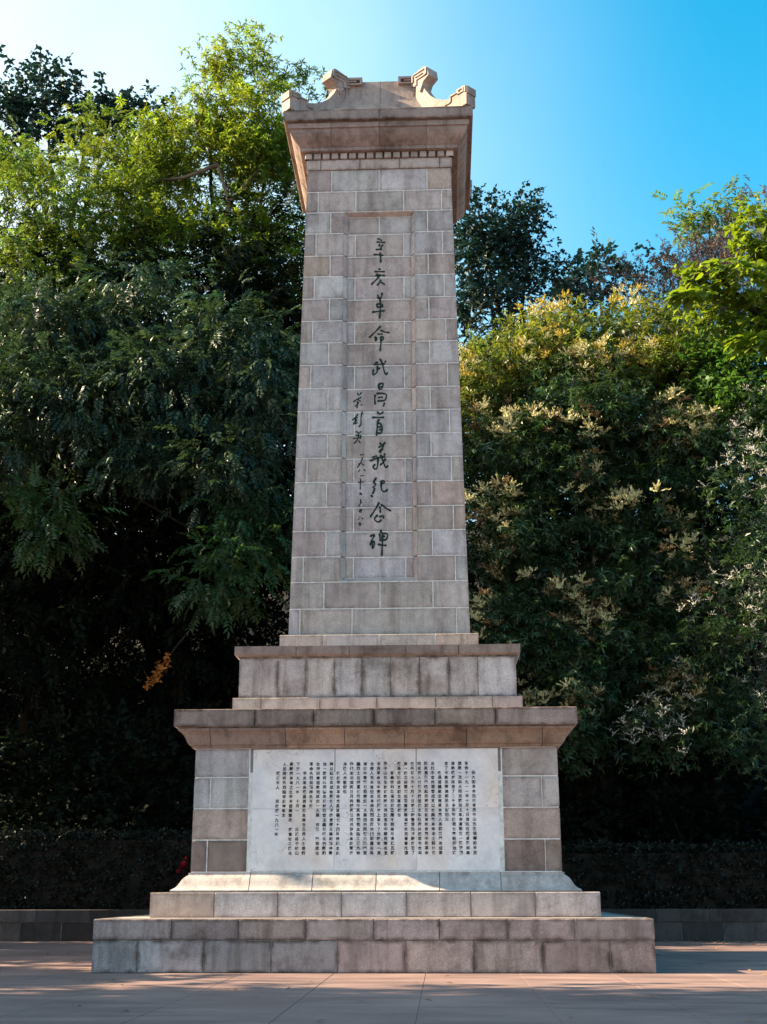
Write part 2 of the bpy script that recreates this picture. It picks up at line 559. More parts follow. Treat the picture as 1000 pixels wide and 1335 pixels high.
# upper step
p = tier(MON, 'upper_step', [(4.114, 0.85), (4.114, 1.36)], 0.014, MORTAR_DARK)
sg = Geo()
course(p, sg, 'step_stone', [(4.114, 0.913), (4.114, 1.364)], [-2.93, -1.758, -0.59, 0.60, 1.77, 2.94], lambda i, n: jit(TAN if i == 0 else (BLUE if i < 4 else GREY), 0.05), GRANITE, 0.016)
side_mesh(sg, p)

# base moulding (cyma)
bm = [(3.82, 1.364), (3.82, 1.395), (3.795, 1.41), (3.745, 1.435), (3.705, 1.475), (3.675, 1.52), (3.645, 1.57), (3.61, 1.615), (3.565, 1.65), (3.535, 1.668), (3.53, 1.69), (3.53, 1.723)]
p = tier(MON, 'base_moulding', [(3.80, 1.35), (3.48, 1.70)], 0.03, MORTAR)
sg = Geo()
course(p, sg, 'moulding_stone', bm, [-2.35, -1.17, 0.02, 1.205, 2.345], lambda i, n: jit(PALE if 0 < i < n - 1 else GREY, 0.05), GRANITE, 0.016)
side_mesh(sg, p)

# podium with the marble tablet
def wp(z): return 3.50 - (z - 1.723) * 0.0065
p = tier(MON, 'podium', [(3.50, 1.71), (3.485, 4.04)], 0.010, MORTAR)
sg = Geo()
TL, TR = -2.37, 2.36
zs = [1.723, 2.315, 2.90, 3.486, 4.031]
lc = [BROWN, TAN, BLUE, BLUE]
rc = [BROWN, TAN, GREY, PINK]
for i in range(4):
    z0, z1 = zs[i], zs[i + 1]
    pr = [(wp(z0), z0 + GAP / 2), (wp(z1), z1 - GAP / 2)]
    spl = (i % 2 == 0)
    sx = 3.20 if i == 0 else 3.175
    L = [(None, -sx), (-sx, TL - 0.06)] if spl else [(None, TL - 0.06)]
    for s, ((a, b2), colr) in enumerate([(q, lc[i]) for q in L] + [((-q[1] - 0.01 if q[1] else None, -q[0] if q[0] else None), rc[i]) for q in L]):
        v, f = stone_geo(pr, None if a is None else a + GAP / 2, None if b2 is None else b2 - GAP / 2)
        link_mesh('podium_stone', v, f, GRANITE, p, jit(colr, 0.06))
    for k in (1, 2, 3):
        js = ([-3.2, -1.75, 0.0, 1.75, 3.2] if spl else [-2.4, -0.85, 0.85, 2.4])
        xs = [None] + js + [None]
        for j in range(len(xs) - 1):
            v, f = stone_geo(pr, None if xs[j] is None else xs[j] + GAP / 2, None if xs[j + 1] is None else xs[j + 1] - GAP / 2, k=k)
            sg.add(v, f)
side_mesh(sg, p)
tb = Geo(); tb.box(TL - 0.045, TR + 0.045, -3.478, -3.0, 1.724, 4.03)
tablet = link_mesh('tablet', tb.v, tb.f, simple_mat('grey_jamb', (0.20, 0.185, 0.18), 0.9, 6, 0.3), MON)
xs = [TL, -0.78, 0.785, TR]
zz = [1.735, 2.885, 4.02]
for i in range(3):
    for j in range(2):
        pr = [(wp(zz[j]) - 0.002, zz[j] + 0.007), (wp(zz[j + 1]) - 0.002, zz[j + 1] - 0.007)]
        v, f = stone_geo(pr, xs[i] + 0.008, xs[i + 1] - 0.008, 0.1, 0.006)
        link_mesh('marble_slab', v, f, MARBLE, tablet)

# text of the tablet: thirty columns read from the right
COLS = [(3, '偉大的革命先行者孫中山先生領導的辛亥'), (1, '革命于一九一一年十月十日首先在武昌舉起義'), (1, '旗是一次偉大的民族民主革命運動它一舉推翻'), (1, '清朝政府結束了二千多年封建君主專制統治建'),
 (1, '立了中華民國開創民主新紀元'), (3, '武昌首義是全國革命黨人長期奮鬥的成果'), (1, '自興中會同盟會成立以來無數革命志士前仆後'), (1, '繼英勇奮鬥喚起民眾湖北新軍和會黨中的革命'),
 (1, '同志深入行伍發展組織文學社與共進會聯合起'), (1, '來共謀大舉十月十日夜工程營首先發難打響了'), (1, '第一槍各標營奮起響應激戰通宵攻克督署光復'), (1, '武昌全城成立湖北軍政府也'),
 (3, '首義勝利各省紛紛響應不到兩月清廷瓦解'), (1, '孫中山先生就任臨時大總統宣告中華民國成立'), (1, '辛亥革命在中國近代歷史上寫下了光輝的一頁'), (1, '全國人民永遠紀念革命先烈繼承他們的遺志為'),
 (1, '振興中華實現祖國統一大業而共同努力奮鬥首'), (1, '義烈士在陽夏保衛戰中英勇犧牲血染江漢大地'), (1, '他們的功績與日月同輝與江河共存永垂於青史'), (1, '為後人所敬仰也'),
 (3, '值此辛亥革命武昌首義七十周年特建立此'), (1, '碑以誌紀念並勉勵後人發揚愛國主義的精神團'), (1, '結一致同心同德為建設社會主義現代化強國和'), (1, '台灣回歸祖國完成統一大業 而奮 鬥到底也'),
 (1, '革命先烈的精神永不朽'), (3, '辛亥革命武昌首義紀念碑在各界人士關懷'), (1, '下于一九八一年 十月一   日建成于蛇山'), (1, '南麓閱馬場之北辛亥首義軍政 府舊址之後也'),
 (1, '人民緬懷先烈瞻仰此碑敬立'), (3, '武漢市人  民政府一九八一年')]
tc = bpy.data.curves.new('text_column', 'FONT')
tc.size = 0.079
tc.align_x = 'CENTER'; tc.align_y = 'CENTER'
tc.resolution_u = 2
tc.offset = 0.0020
tc.extrude = 0.002
tobj = bpy.data.objects.new('text_column', tc)
C.objects.link(tobj)
glyphs = {}
for ch in sorted(set(''.join(t for _, t in COLS)) - {' '}):
    tc.body = ch
    bpy.context.view_layer.update()
    dg = bpy.context.evaluated_depsgraph_get()
    me = tobj.evaluated_get(dg).to_mesh()
    glyphs[ch] = ([tuple(v.co) for v in me.vertices], [tuple(q.vertices) for q in me.polygons])
    tobj.evaluated_get(dg).to_mesh_clear()
bpy.data.objects.remove(tobj, do_unlink=True)
for i, r0, t in [(i, r0 + m.start(), m.group()) for i, (r0, s_) in enumerate(COLS) for m in re.finditer(r'[^ ]+', s_)]:
    g = Geo()
    xc = 1.878 - i * 0.1296
    for r, ch in enumerate(t):
        zc = 3.722 - (r0 - 1 + r) * 0.0873 + rng.uniform(-0.003, 0.003)
        dx = rng.uniform(-0.004, 0.004)
        s = rng.uniform(0.82, 0.98)
        v, f = glyphs[ch]
        yy = -(wp(zc)) + 0.0008
        g.add([(xc + dx + a * s, yy - c_, zc + b_ * s) for a, b_, c_ in v], f)
    link_mesh('text_column', g.v, g.f, INK, tablet)

# podium cornice: cavetto below a slab
p = tier(MON, 'podium_cornice', [(3.45, 4.0), (3.8, 4.40), (3.84, 4.42), (3.84, 4.745)], 0.02, MORTAR_DARK)
sg = Geo()
cav = [(3.545, 4.034), (3.56, 4.065), (3.56, 4.085), (3.605, 4.10), (3.635, 4.15), (3.66, 4.21), (3.70, 4.28), (3.755, 4.335), (3.79, 4.355), (3.795, 4.40)]
course(p, sg, 'cornice_stone', cav, [-3.18, -1.72, -0.583, 0.565, 1.755, 3.2], lambda i, n: jit(BROWN if i < 2 else (0.34, 0.235, 0.18), 0.07), GRANITE_WORN, 0.012)
course(p, sg, 'cornice_stone', [(3.862, 4.412), (3.862, 4.757)], [-2.30, -1.163, -0.013, 1.16, 2.312], lambda i, n: jit(BROWN, 0.12), GRANITE_WORN, 0.014, 0.5)
side_mesh(sg, p)
g = Geo(); frustum(g, [(3.6, 4.6), (3.6, 4.755)])
link_mesh('cornice_top', g.v, g.f, GRANITE_WORN, p, PINK)

# plinth of the upper pedestal
p = tier(MON, 'pedestal_plinth', [(2.893, 4.70), (2.893, 5.10)], 0.012, MORTAR_DARK)
sg = Geo()
course(p, sg, 'plinth_stone', [(2.893, 4.76), (2.893, 5.105)], [-2.32, -1.137, 0.0, 1.173, 2.30], lambda i, n: jit(PINK, 0.06), GRANITE, 0.014)
side_mesh(sg, p)
# upper pedestal of upright slabs
p = tier(MON, 'upper_pedestal', [(2.79, 5.05), (2.79, 5.92)], 0.012, MORTAR_DARK)
sg = Geo()
course(p, sg, 'pedestal_slab', [(2.79, 5.105), (2.79, 5.925)], [-2.007, -1.447, -0.858, -0.30, 0.27, 0.856, 1.441, 2.025], lambda i, n: pick(GREY, BLUE, GREY, PINK), GRANITE_WORN, 0.014)
side_mesh(sg, p)
p = tier(MON, 'pedestal_cap', [(2.80, 5.90), (2.86, 5.96), (2.86, 6.14)], 0.012, MORTAR_DARK)
sg = Geo()
course(p, sg, 'cap_stone', [(2.80, 5.925), (2.845, 5.945), (2.882, 5.975), (2.882, 6.15)], [-1.632, -0.56, 0.585, 1.648], lambda i, n: jit(BROWN, 0.09), GRANITE_WORN, 0.014, 0.6)
side_mesh(sg, p)
# plinth under the shaft
p = tier(MON, 'shaft_plinth', [(2.07, 6.1), (2.07, 6.52)], 0.012, MORTAR)
sg = Geo()
course(p, sg, 'plinth_stone', [(2.07, 6.15), (2.07, 6.527)], [-1.147, 0.006, 1.171], lambda i, n: jit((PINK, PALE, GREY, TAN)[i], 0.05), GRANITE, 0.014)
side_mesh(sg, p)

# shaft
WB, WT, ZB, ZT = 1.907, 1.677, 6.527, 17.627
def ws(z): return WB + (WT - WB) * (z - ZB) / (ZT - ZB)
shaft_o = tier(MON, 'shaft', [(ws(6.5), 6.5), (WT, 17.62)], 0.125, MORTAR)
ZC = [17.627, 17.064, 16.525, 15.978, 15.406, 14.88, 14.321, 13.768, 13.231, 12.687, 12.13, 11.584, 11.037, 10.484, 9.927, 9.36, 8.817, 8.246, 7.689, 7.106, 6.535]
PX, PTOP, PBOT = 0.815, 16.52, 7.70
CH, PD = 0.085, 0.10           # width of the bevelled edge and depth of the sunk panel
sg = Geo()
panel_g = []
hues = {1: (PINK, BLUE, BLUE, PINK), 2: (GREY, GREY, GREY, PINK)}
mort = Geo()
def front_stone(name, xa, xb, z0, z1, col, rec=0.0, ma=False, mb=False):
    pr = [(ws(z0) - rec, z0 + GAP / 2), (ws(z1) - rec, z1 - GAP / 2)]
    v, f = stone_geo(pr, None if ma else xa, None if mb else xb, 0.12 if rec else 0.3, 0.007, 0, rng.uniform(-0.002, 0.002) if not (ma or mb) else 0)
    link_mesh(name, v, f, GRANITE, shaft_o, col)
G2 = GAP / 2
for ci in range(20):
    z1, z0 = ZC[ci], ZC[ci + 1]
    n = ci + 1
    odd = n % 2 == 1
    inpanel = 3 <= n <= 18
    ox = 1.12 + (16.2 - z0) * 0.003
    ex = 1.45 + (15.7 - z0) * 0.0215
    if n <= 2 or n >= 19:
        J = {1: [-1.11, 0.0, 1.12], 2: [-1.42, -0.54, 0.57, 1.45], 19: [-1.17, 0.02, 1.14], 20: [-1.67, -0.57, 1.63]}[n]
        xs = [None] + J + [None]
        for i in range(len(xs) - 1):
            a = None if xs[i] is None else xs[i] + G2
            bq = None if xs[i + 1] is None else xs[i + 1] - G2
            col = jit({1: (PINK, BLUE, BLUE, TAN), 2: (PINK, GREY, GREY, GREY, PINK), 19: (GREY, PINK, PINK, GREY), 20: (BLUE, GREY, GREY, GREY)}[n][min(i, 3)], 0.06)
            front_stone('shaft_stone', a, bq, z0, z1, col, 0, xs[i] is None, xs[i + 1] is None)
    else:
        jx = ox if odd else ex
        cl = pick(PINK, BLUE, GREY, PINK); cr = pick(PINK, GREY, BLUE)
        front_stone('shaft_stone', None, -jx - G2, z0, z1, pick(PINK, BLUE, GREY, TAN) if odd else pick(GREY, PINK), 0, True, False)
        front_stone('shaft_stone', -jx + G2, -PX - 0.001, z0, z1, cl)
        front_stone('shaft_stone', PX + 0.001, jx - G2, z0, z1, cr)
        front_stone('shaft_stone', jx + G2, None, z0, z1, pick(PINK, GREY, TAN, BLUE), 0, False, True)
        # stones of the sunk panel
        q = PX - CH
        zz0, zz1 = max(z0, PBOT + CH), min(z1, PTOP - CH)
        if odd and n == 3:
            for a, bq, c in ((-q, 0.0 - G2, PINK), (G2, q, BLUE)): front_stone('panel_stone', a, bq, zz0, zz1, jit(c, 0.05), PD)
        elif odd:
            front_stone('panel_stone', -q, q, zz0, zz1, pick(GREY, BLUE, PINK, GREY), PD)
        else:
            c0 = pick(PINK, BLUE, GREY, GREY)
            for a, bq, c in ((-q, -0.555 - G2, cl), (-0.555 + G2, 0.565 - G2, c0), (0.565 + G2, q, cr)): front_stone('panel_stone', a, bq, zz0, zz1, jit(c, 0.04), PD)
        # bevelled jambs of the panel, one piece per course
        for s in (-1, 1):
            v = []
            for z in (z0 + G2, z1 - G2):
                t0 = min(max(z, PBOT + CH), PTOP - CH)
                for xx, rec, zq in ((PX, 0.0, z), (PX - CH * 0.28, 0.018, z), (PX - CH * 0.34, 0.028, t0), (PX - CH, PD, t0), (PX - CH, 0.2, t0), (PX, 0.2, z)):
                    v.append((s * xx, -(ws(zq) - rec), zq))
            f = [(i, (i + 1) % 6, 6 + (i + 1) % 6, 6 + i) for i in range(6)] + [(5, 4, 3, 2, 1, 0), (6, 7, 8, 9, 10, 11)]
            if s > 0: f = [tuple(reversed(q_)) for q_ in f]
            link_mesh('panel_jamb', v, f, GRANITE, shaft_o, cl if s < 0 else cr)
    for k in (1, 2, 3):
        js = [-1.12, 0.0, 1.12] if odd else [-1.5, -0.56, 0.56, 1.5]
        xs = [None] + js + [None]
        for i in range(len(xs) - 1):
            v, f = stone_geo([(ws(z0), z0 + G2), (ws(z1), z1 - G2)], None if xs[i] is None else xs[i] + G2, None if xs[i + 1] is None else xs[i + 1] - G2, 0.3, 0.007, k)
            sg.add(v, f)
side_mesh(sg, shaft_o)
# mortar sheet just behind the faces (rest of the joints)
g = Geo()
for k in range(4):
    w0, w1 = ws(6.54) - 0.007, ws(17.62) - 0.007
    if k == 0:
        for xa, xb in ((-1, -PX - 0.005), (PX + 0.005, 1)):
            pts_ = []
            for z in (6.54, 17.62):
                w = ws(z) - 0.007
                for x in (xa, xb):
                    pts_.append((max(-w, min(w, x if abs(x) < 1 else x * 9)), -w, z))
            g.add(pts_, [(0, 1, 3, 2)])
        for za, zb in ((6.54, PBOT), (PTOP, 17.62)):
            g.add([(s * (PX + 0.005), -(ws(z) - 0.007), z) for z in (za, zb) for s in (-1, 1)], [(0, 1, 3, 2)])
        g.add([(s * (PX - CH), -(ws(z) - PD - 0.007), z) for z in (PBOT, PTOP) for s in (-1, 1)], [(0, 1, 3, 2)])
    else:
        g.add([rot(q_, k) for q_ in ((-w0, -w0, 6.54), (w0, -w0, 6.54), (w1, -w1, 17.62), (-w1, -w1, 17.62))], [(0, 1, 2, 3)])
link_mesh('pointing', g.v, g.f, MORTAR, shaft_o)
# head and foot of the panel
for zt, s in ((PTOP, -1), (PBOT, 1)):
    v = []
    for xo in (-1, 1):
        for d, rec in ((0.0, 0.0), (0.28, 0.018), (0.34, 0.028), (1.0, PD), (1.0, 0.2), (0.0, 0.2)):
            z = zt + s * CH * d
            v.append((xo * (PX - CH * d), -(ws(z) - rec), z))
    f = [(i, (i + 1) % 6, 6 + (i + 1) % 6, 6 + i) for i in range(6)] + [(5, 4, 3, 2, 1, 0), (6, 7, 8, 9, 10, 11)]
    link_mesh('panel_moulding', v, f, GRANITE, shaft_o, PINK)

# brush characters
CHARS = [[(0.046,[[(-0.035,15.866),(0.023,15.858),(0.05,15.816)],[(-0.051,15.783),(0.129,15.763)],[(0.007,15.717),(0.002,15.67)],[(0.081,15.703),(0.039,15.633),(0.023,15.598)],[(-0.072,15.587),(0.055,15.592)],[(-0.12,15.464),(-0.019,15.456),(0.086,15.432)],[(0.023,15.498),(0.032,15.375),(0.034,15.263)]])],[(0.046,[[(-0.009,15.089),(0.023,15.083)],[(-0.103,15.025),(0.118,15.02)],[(-0.04,14.962),(-0.103,14.917),(-0.019,14.92)],[(-0.019,14.932),(0.044,14.936),(0.123,14.917)],[(0.002,14.92),(-0.051,14.84),(-0.176,14.704)],[(0.033,14.809),(0.012,14.746),(-0.045,14.683)],[(0.054,14.745),(0.117,14.697)]])],[(0.046,[[(-0.032,14.428),(-0.02,14.357)],[(0.062,14.478),(0.05,14.368),(-0.032,14.357)],[(0.015,14.356),(0.027,14.214),(0.021,14.021),(0.007,13.854)],[(-0.055,14.203),(-0.043,14.131)],[(-0.055,14.203),(0.068,14.213),(0.074,14.148)],[(-0.043,14.131),(0.08,14.142)],[(-0.155,14.009),(-0.026,14.022),(0.121,14.038)]])],[(0.046,[[(0.027,13.65),(-0.084,13.525),(-0.224,13.381)],[(0.038,13.554),(0.114,13.508),(0.225,13.493)],[(-0.031,13.457),(0.067,13.464)],[(-0.095,13.385),(-0.084,13.302)],[(-0.095,13.385),(-0.037,13.365),(-0.084,13.302)],[(0.033,13.382),(0.038,13.256),(0.021,13.054)],[(0.038,13.389),(0.102,13.394),(0.091,13.318),(0.05,13.306)]])],[(0.046,[[(-0.083,12.766),(-0.035,12.77)],[(-0.117,12.722),(-0.006,12.718),(0.119,12.731)],[(0.018,12.848),(0.071,12.737),(0.109,12.559),(0.148,12.454),(0.186,12.511)],[(0.134,12.793),(0.139,12.772)],[(-0.04,12.671),(-0.045,12.531),(-0.136,12.45),(-0.15,12.491),(-0.126,12.595)],[(-0.025,12.609),(0.013,12.629)]])],[(0.046,[[(-0.016,12.219),(0.008,12.26),(0.095,12.264),(0.051,12.11),(-0.006,12.111),(-0.016,12.219)],[(-0.006,12.173),(0.066,12.177)],[(-0.092,11.984),(-0.102,11.881),(-0.092,11.768)],[(-0.054,12.014),(0.013,12.023),(0.147,12.01),(0.171,11.969),(0.128,11.846),(-0.03,11.839)],[(-0.016,11.916),(0.023,11.935),(0.07,11.924)],[(0.113,11.785),(0.094,11.714)]])],[(0.046,[[(-0.037,11.571),(0.009,11.515),(0.083,11.569)],[(-0.151,11.451),(0.1,11.447)],[(-0.002,11.4),(-0.042,11.346),(-0.048,11.176),(-0.061,11.03)],[(-0.019,11.315),(0.032,11.308),(0.072,11.173),(0.037,11.065),(-0.037,11.084)],[(-0.031,11.224),(0.032,11.223)],[(0.003,11.162),(0.054,11.162)]])],[(0.046,[[(0.015,10.842),(0.037,10.817)],[(0.128,10.852),(0.077,10.799),(-0.008,10.746)],[(0.088,10.798),(0.077,10.726),(0.026,10.667)],[(-0.002,10.644),(0.077,10.696)],[(0.026,10.679),(0.029,10.619)],[(-0.144,10.514),(-0.059,10.543)],[(-0.194,10.437),(-0.048,10.495),(0.122,10.534)],[(-0.025,10.512),(-0.031,10.369),(-0.059,10.226),(-0.115,10.251),(-0.149,10.293),(-0.093,10.346)],[(0.032,10.565),(0.077,10.439),(0.139,10.259),(0.189,10.312)],[(0.133,10.474),(0.088,10.391),(0.026,10.338)],[(0.105,10.582),(0.128,10.584)]])],[(0.046,[[(-0.068,10.036),(-0.138,9.921),(-0.053,9.899),(-0.148,9.811),(-0.088,9.805),(-0.143,9.68)],[(0.032,9.939),(0.062,9.981),(0.117,9.975),(0.112,9.907),(0.047,9.913)],[(0.042,9.908),(0.042,9.771),(0.067,9.718),(0.151,9.717),(0.176,9.769)],[(-0.173,9.638),(-0.146,9.606)]])],[(0.046,[[(-0.003,9.469),(-0.088,9.314),(-0.192,9.154)],[(0.046,9.426),(0.141,9.347),(0.245,9.283)],[(0.002,9.364),(0.036,9.359),(0.017,9.302),(0.022,9.25)],[(-0.038,9.188),(-0.117,9.102),(-0.038,9.023),(0.012,9.033),(0.041,9.079)],[(0.007,9.152),(0.106,9.181),(0.086,9.119)]])],[(0.046,[[(-0.191,8.717),(-0.141,8.742),(-0.084,8.749),(-0.166,8.622),(-0.194,8.52)],[(-0.133,8.605),(-0.096,8.578),(-0.108,8.51),(-0.145,8.443)],[(-0.158,8.588),(-0.149,8.511),(-0.145,8.451)],[(0.04,8.851),(0.032,8.799)],[(0.007,8.765),(0.015,8.688),(0.023,8.611)],[(0.056,8.777),(0.184,8.771),(0.18,8.694),(0.139,8.614),(0.081,8.627)],[(0.065,8.73),(0.069,8.585),(0.056,8.287)],[(0.081,8.721),(0.114,8.7)],[(-0.022,8.531),(0.056,8.513),(0.147,8.507)]])],[(0.032,[[(-0.488,12.035),(-0.462,11.969),(-0.396,12.044)],[(-0.573,11.828),(-0.482,11.898),(-0.4,11.935)],[(-0.477,11.887),(-0.415,11.836)],[(-0.482,11.832),(-0.486,11.767),(-0.537,11.724)],[(-0.471,11.821),(-0.476,11.745),(-0.496,11.685)],[(-0.405,11.754),(-0.384,11.749)]])],[(0.032,[[(-0.475,11.527),(-0.521,11.473),(-0.591,11.393)],[(-0.546,11.425),(-0.49,11.457)],[(-0.52,11.419),(-0.56,11.301),(-0.489,11.332)],[(-0.495,11.397),(-0.57,11.301)],[(-0.379,11.58),(-0.409,11.439),(-0.403,11.276),(-0.448,11.239)]])],[(0.032,[[(-0.509,11.127),(-0.458,11.083),(-0.397,11.12)],[(-0.513,11.03),(-0.407,11.018)],[(-0.568,10.961),(-0.477,10.971),(-0.407,10.969)],[(-0.458,11.072),(-0.472,10.944),(-0.548,10.848)],[(-0.452,10.906),(-0.421,10.852)],[(-0.412,11.029),(-0.412,10.975)]])],[(0.0272,[[(-0.418,10.574),(-0.349,10.583)]])],[(0.0272,[[(-0.369,10.503),(-0.41,10.379),(-0.479,10.285)],[(-0.458,10.358),(-0.369,10.4),(-0.382,10.335),(-0.327,10.341)]])],[(0.0272,[[(-0.423,10.226),(-0.464,10.176)],[(-0.334,10.232),(-0.31,10.203)]])],[(0.0272,[[(-0.409,10.088),(-0.347,10.097)]])],[(0.0272,[[(-0.416,10.023),(-0.408,9.979)],[(-0.456,9.941),(-0.346,9.949)],[(-0.408,9.986),(-0.415,9.784)]])],[(0.0272,[[(-0.421,9.704),(-0.38,9.653)],[(-0.428,9.661),(-0.387,9.69)]])],[(0.0272,[[(-0.407,9.546),(-0.399,9.467),(-0.447,9.396)],[(-0.407,9.546),(-0.386,9.467)]])],[(0.0272,[[(-0.433,9.281),(-0.385,9.316)],[(-0.413,9.324),(-0.426,9.26)],[(-0.385,9.324),(-0.394,9.252)]])],[(0.0272,[[(-0.425,9.153),(-0.412,9.145)],[(-0.453,9.096),(-0.443,9.11)],[(-0.378,9.124),(-0.357,9.109)]])],[(0.0272,[[(-0.432,9.018),(-0.398,9.017),(-0.397,8.953),(-0.438,8.947),(-0.432,9.018)]])]]
def brush(g, pts, w):
    """a brush stroke: rounded ribbon, 5 mm proud, heavier where the brush presses"""
    P = []
    for (a, b2) in zip(pts[:-1], pts[1:]):
        L = math.hypot(b2[0] - a[0], b2[1] - a[1])
        k = max(1, int(L / 0.03))
        for i in range(k):
            P.append((a[0] + (b2[0] - a[0]) * i / k, a[1] + (b2[1] - a[1]) * i / k))
    P.append(pts[-1])
    n = len(P)
    # soften the corners
    for _ in range(1):
        P = [P[0]] + [((P[i - 1][0] + 2 * P[i][0] + P[i + 1][0]) / 4, (P[i - 1][1] + 2 * P[i][1] + P[i + 1][1]) / 4) for i in range(1, n - 1)] + [P[-1]]
    L, Rr = [], []
    for i in range(n):
        a, b2 = P[max(0, i - 1)], P[min(n - 1, i + 1)]
        dx, dz = b2[0] - a[0], b2[1] - a[1]
        l = math.hypot(dx, dz) or 1
        t = i / max(1, n - 1)
        hw = w * 0.5 * (0.92 + 0.22 * math.cos(t * 6.28) - 0.12 * t)
        L.append((P[i][0] - dz / l * hw, P[i][1] + dx / l * hw)); Rr.append((P[i][0] + dz / l * hw, P[i][1] - dx / l * hw))
        if i == 0: d0 = (-dx / l, -dz / l)
        if i == n - 1: d1 = (dx / l, dz / l)
    cap = lambda c, d, hw: (c[0] + d[0] * hw, c[1] + d[1] * hw)
    ring = L + [cap(P[-1], d1, w * 0.42)] + Rr[::-1] + [cap(P[0], d0, w * 0.42)]
    m = len(ring)
    def at3(q, o): return (q[0], -(ws(q[1]) - PD) - o, q[1])
    v = [at3(q, 0.007) for q in ring] + [at3(q, -0.003) for q in ring]
    f = []
    for i in range(n - 1):
        f.append((i, i + 1, m - 2 - (i + 1) - 0, m - 2 - i))
    f.append((n - 1, n, n + 1)); f.append((m - 1, 0, m - 2))
    for i in range(m):
        f.append((i, m + i, m + (i + 1) % m, (i + 1) % m))
    g.add(v, f)
for ch in CHARS:
    g = Geo()
    for wd, strokes in ch:
        for st in strokes:
            brush(g, st, wd)
    link_mesh('inscribed_character', g.v, g.f, GREEN, shaft_o)

# entablature
p = tier(MON, 'entablature', [(1.68, 17.6), (1.68, 18.07), (1.83, 18.10), (1.84, 18.14), (2.08, 18.52), (2.1, 18.64), (2.15, 18.66), (2.19, 18.68), (2.19, 18.92)], 0.014, MORTAR_DARK)
sg = Geo()
course(p, sg, 'frieze_stone', [(1.703, 17.632), (1.703, 17.90)], [-1.37, -0.45, 0.486, 1.42], lambda i, n: pick(PINK, BLUE, PINK), GRANITE, 0.012)
course(p, sg, 'cornice_stone', [(1.845, 18.055), (1.845, 18.145), (1.86, 18.15), (1.90, 18.20), (1.96, 18.26), (2.02, 18.34), (2.065, 18.43), (2.075, 18.50), (2.115, 18.505), (2.115, 18.635)], [-1.11, 0.028, 1.127], lambda i, n: jit((0.33, 0.255, 0.235) if i != 2 else (0.24, 0.185, 0.165), 0.06), GRANITE_WORN, 0.008)
course(p, sg, 'cornice_stone', [(2.205, 18.65), (2.205, 18.934)], [0.03], lambda i, n: jit((0.27, 0.22, 0.20), 0.05), GRANITE_WORN, 0.008, 0.5)
dg_ = Geo()
for k in range(4):
    for i in range(17):
        x = -1.655 + i * 0.2069
        v = []
        a, bq, zA, zB, ya, yb = x - 0.078, x + 0.078, 17.905, 18.045, 1.755, 1.64
        if k == 0:
            c = 0.012
            P = [(a, ya - c, zA), (bq, ya - c, zA), (bq, ya - c, zB), (a, ya - c, zB), (a + c, ya, zA + c), (bq - c, ya, zA + c), (bq - c, ya, zB - c), (a + c, ya, zB - c), (a, yb, zA), (bq, yb, zA), (bq, yb, zB), (a, yb, zB)]
            f = [(4, 5, 6, 7), (11, 10, 9, 8)]
            for q_ in range(4):
                r_ = (q_ + 1) % 4
                f += [(q_, r_, 4 + r_, 4 + q_), (r_, q_, 8 + q_, 8 + r_)]
            link_mesh('dentil', [(x_, -y_, z_) for x_, y_, z_ in P], f, GRANITE, p, jit(PINK, 0.08))
        else:
            gg = Geo(); gg.box(a, bq, -ya, -yb, zA, zB)
            dg_.add([rot(q_, k) for q_ in gg.v], gg.f)
sg.add(dg_.v, dg_.f)
side_mesh(sg, p, col=BROWN, mat=GRANITE_WORN)

# concave roof with four hips and eight key-pattern blocks
prof = [(2.10, 18.935), (1.90, 19.0), (1.70, 19.08), (1.50, 19.20), (1.33, 19.36), (1.18, 19.58), (1.06, 19.86), (0.97, 20.18), (0.93, 20.49)]
g = Geo(); frustum(g, prof)
ROOFC = (0.34, 0.275, 0.25)
roof = link_mesh('roof', g.v, g.f, GRANITE, MON, ROOFC)
for k in range(4):
    # seam in the middle of each slope
    pts_ = []
    for w, z in prof: pts_ += [(-0.008, -w - 0.004, z + 0.002), (0.008, -w - 0.004, z + 0.002)]
    link_mesh('roof_joint', [rot(q_, k) for q_ in pts_], [(2 * i, 2 * i + 1, 2 * i + 3, 2 * i + 2) for i in range(len(prof) - 1)], MORTAR_DARK, roof)
hip = [(2.12, 19.28), (1.95, 19.29), (1.78, 19.34), (1.60, 19.44), (1.44, 19.58), (1.30, 19.76), (1.19, 19.98), (1.11, 20.22), (1.05, 20.47), (0.80, 20.47)]
HT = 0.115
d2 = math.sqrt(0.5)
def diag(u, v_, z, k):
    """u: distance along the corner diagonal (as half width), v_: sideways in metres"""
    return rot((-u + v_ * d2, -u - v_ * d2, z), k)
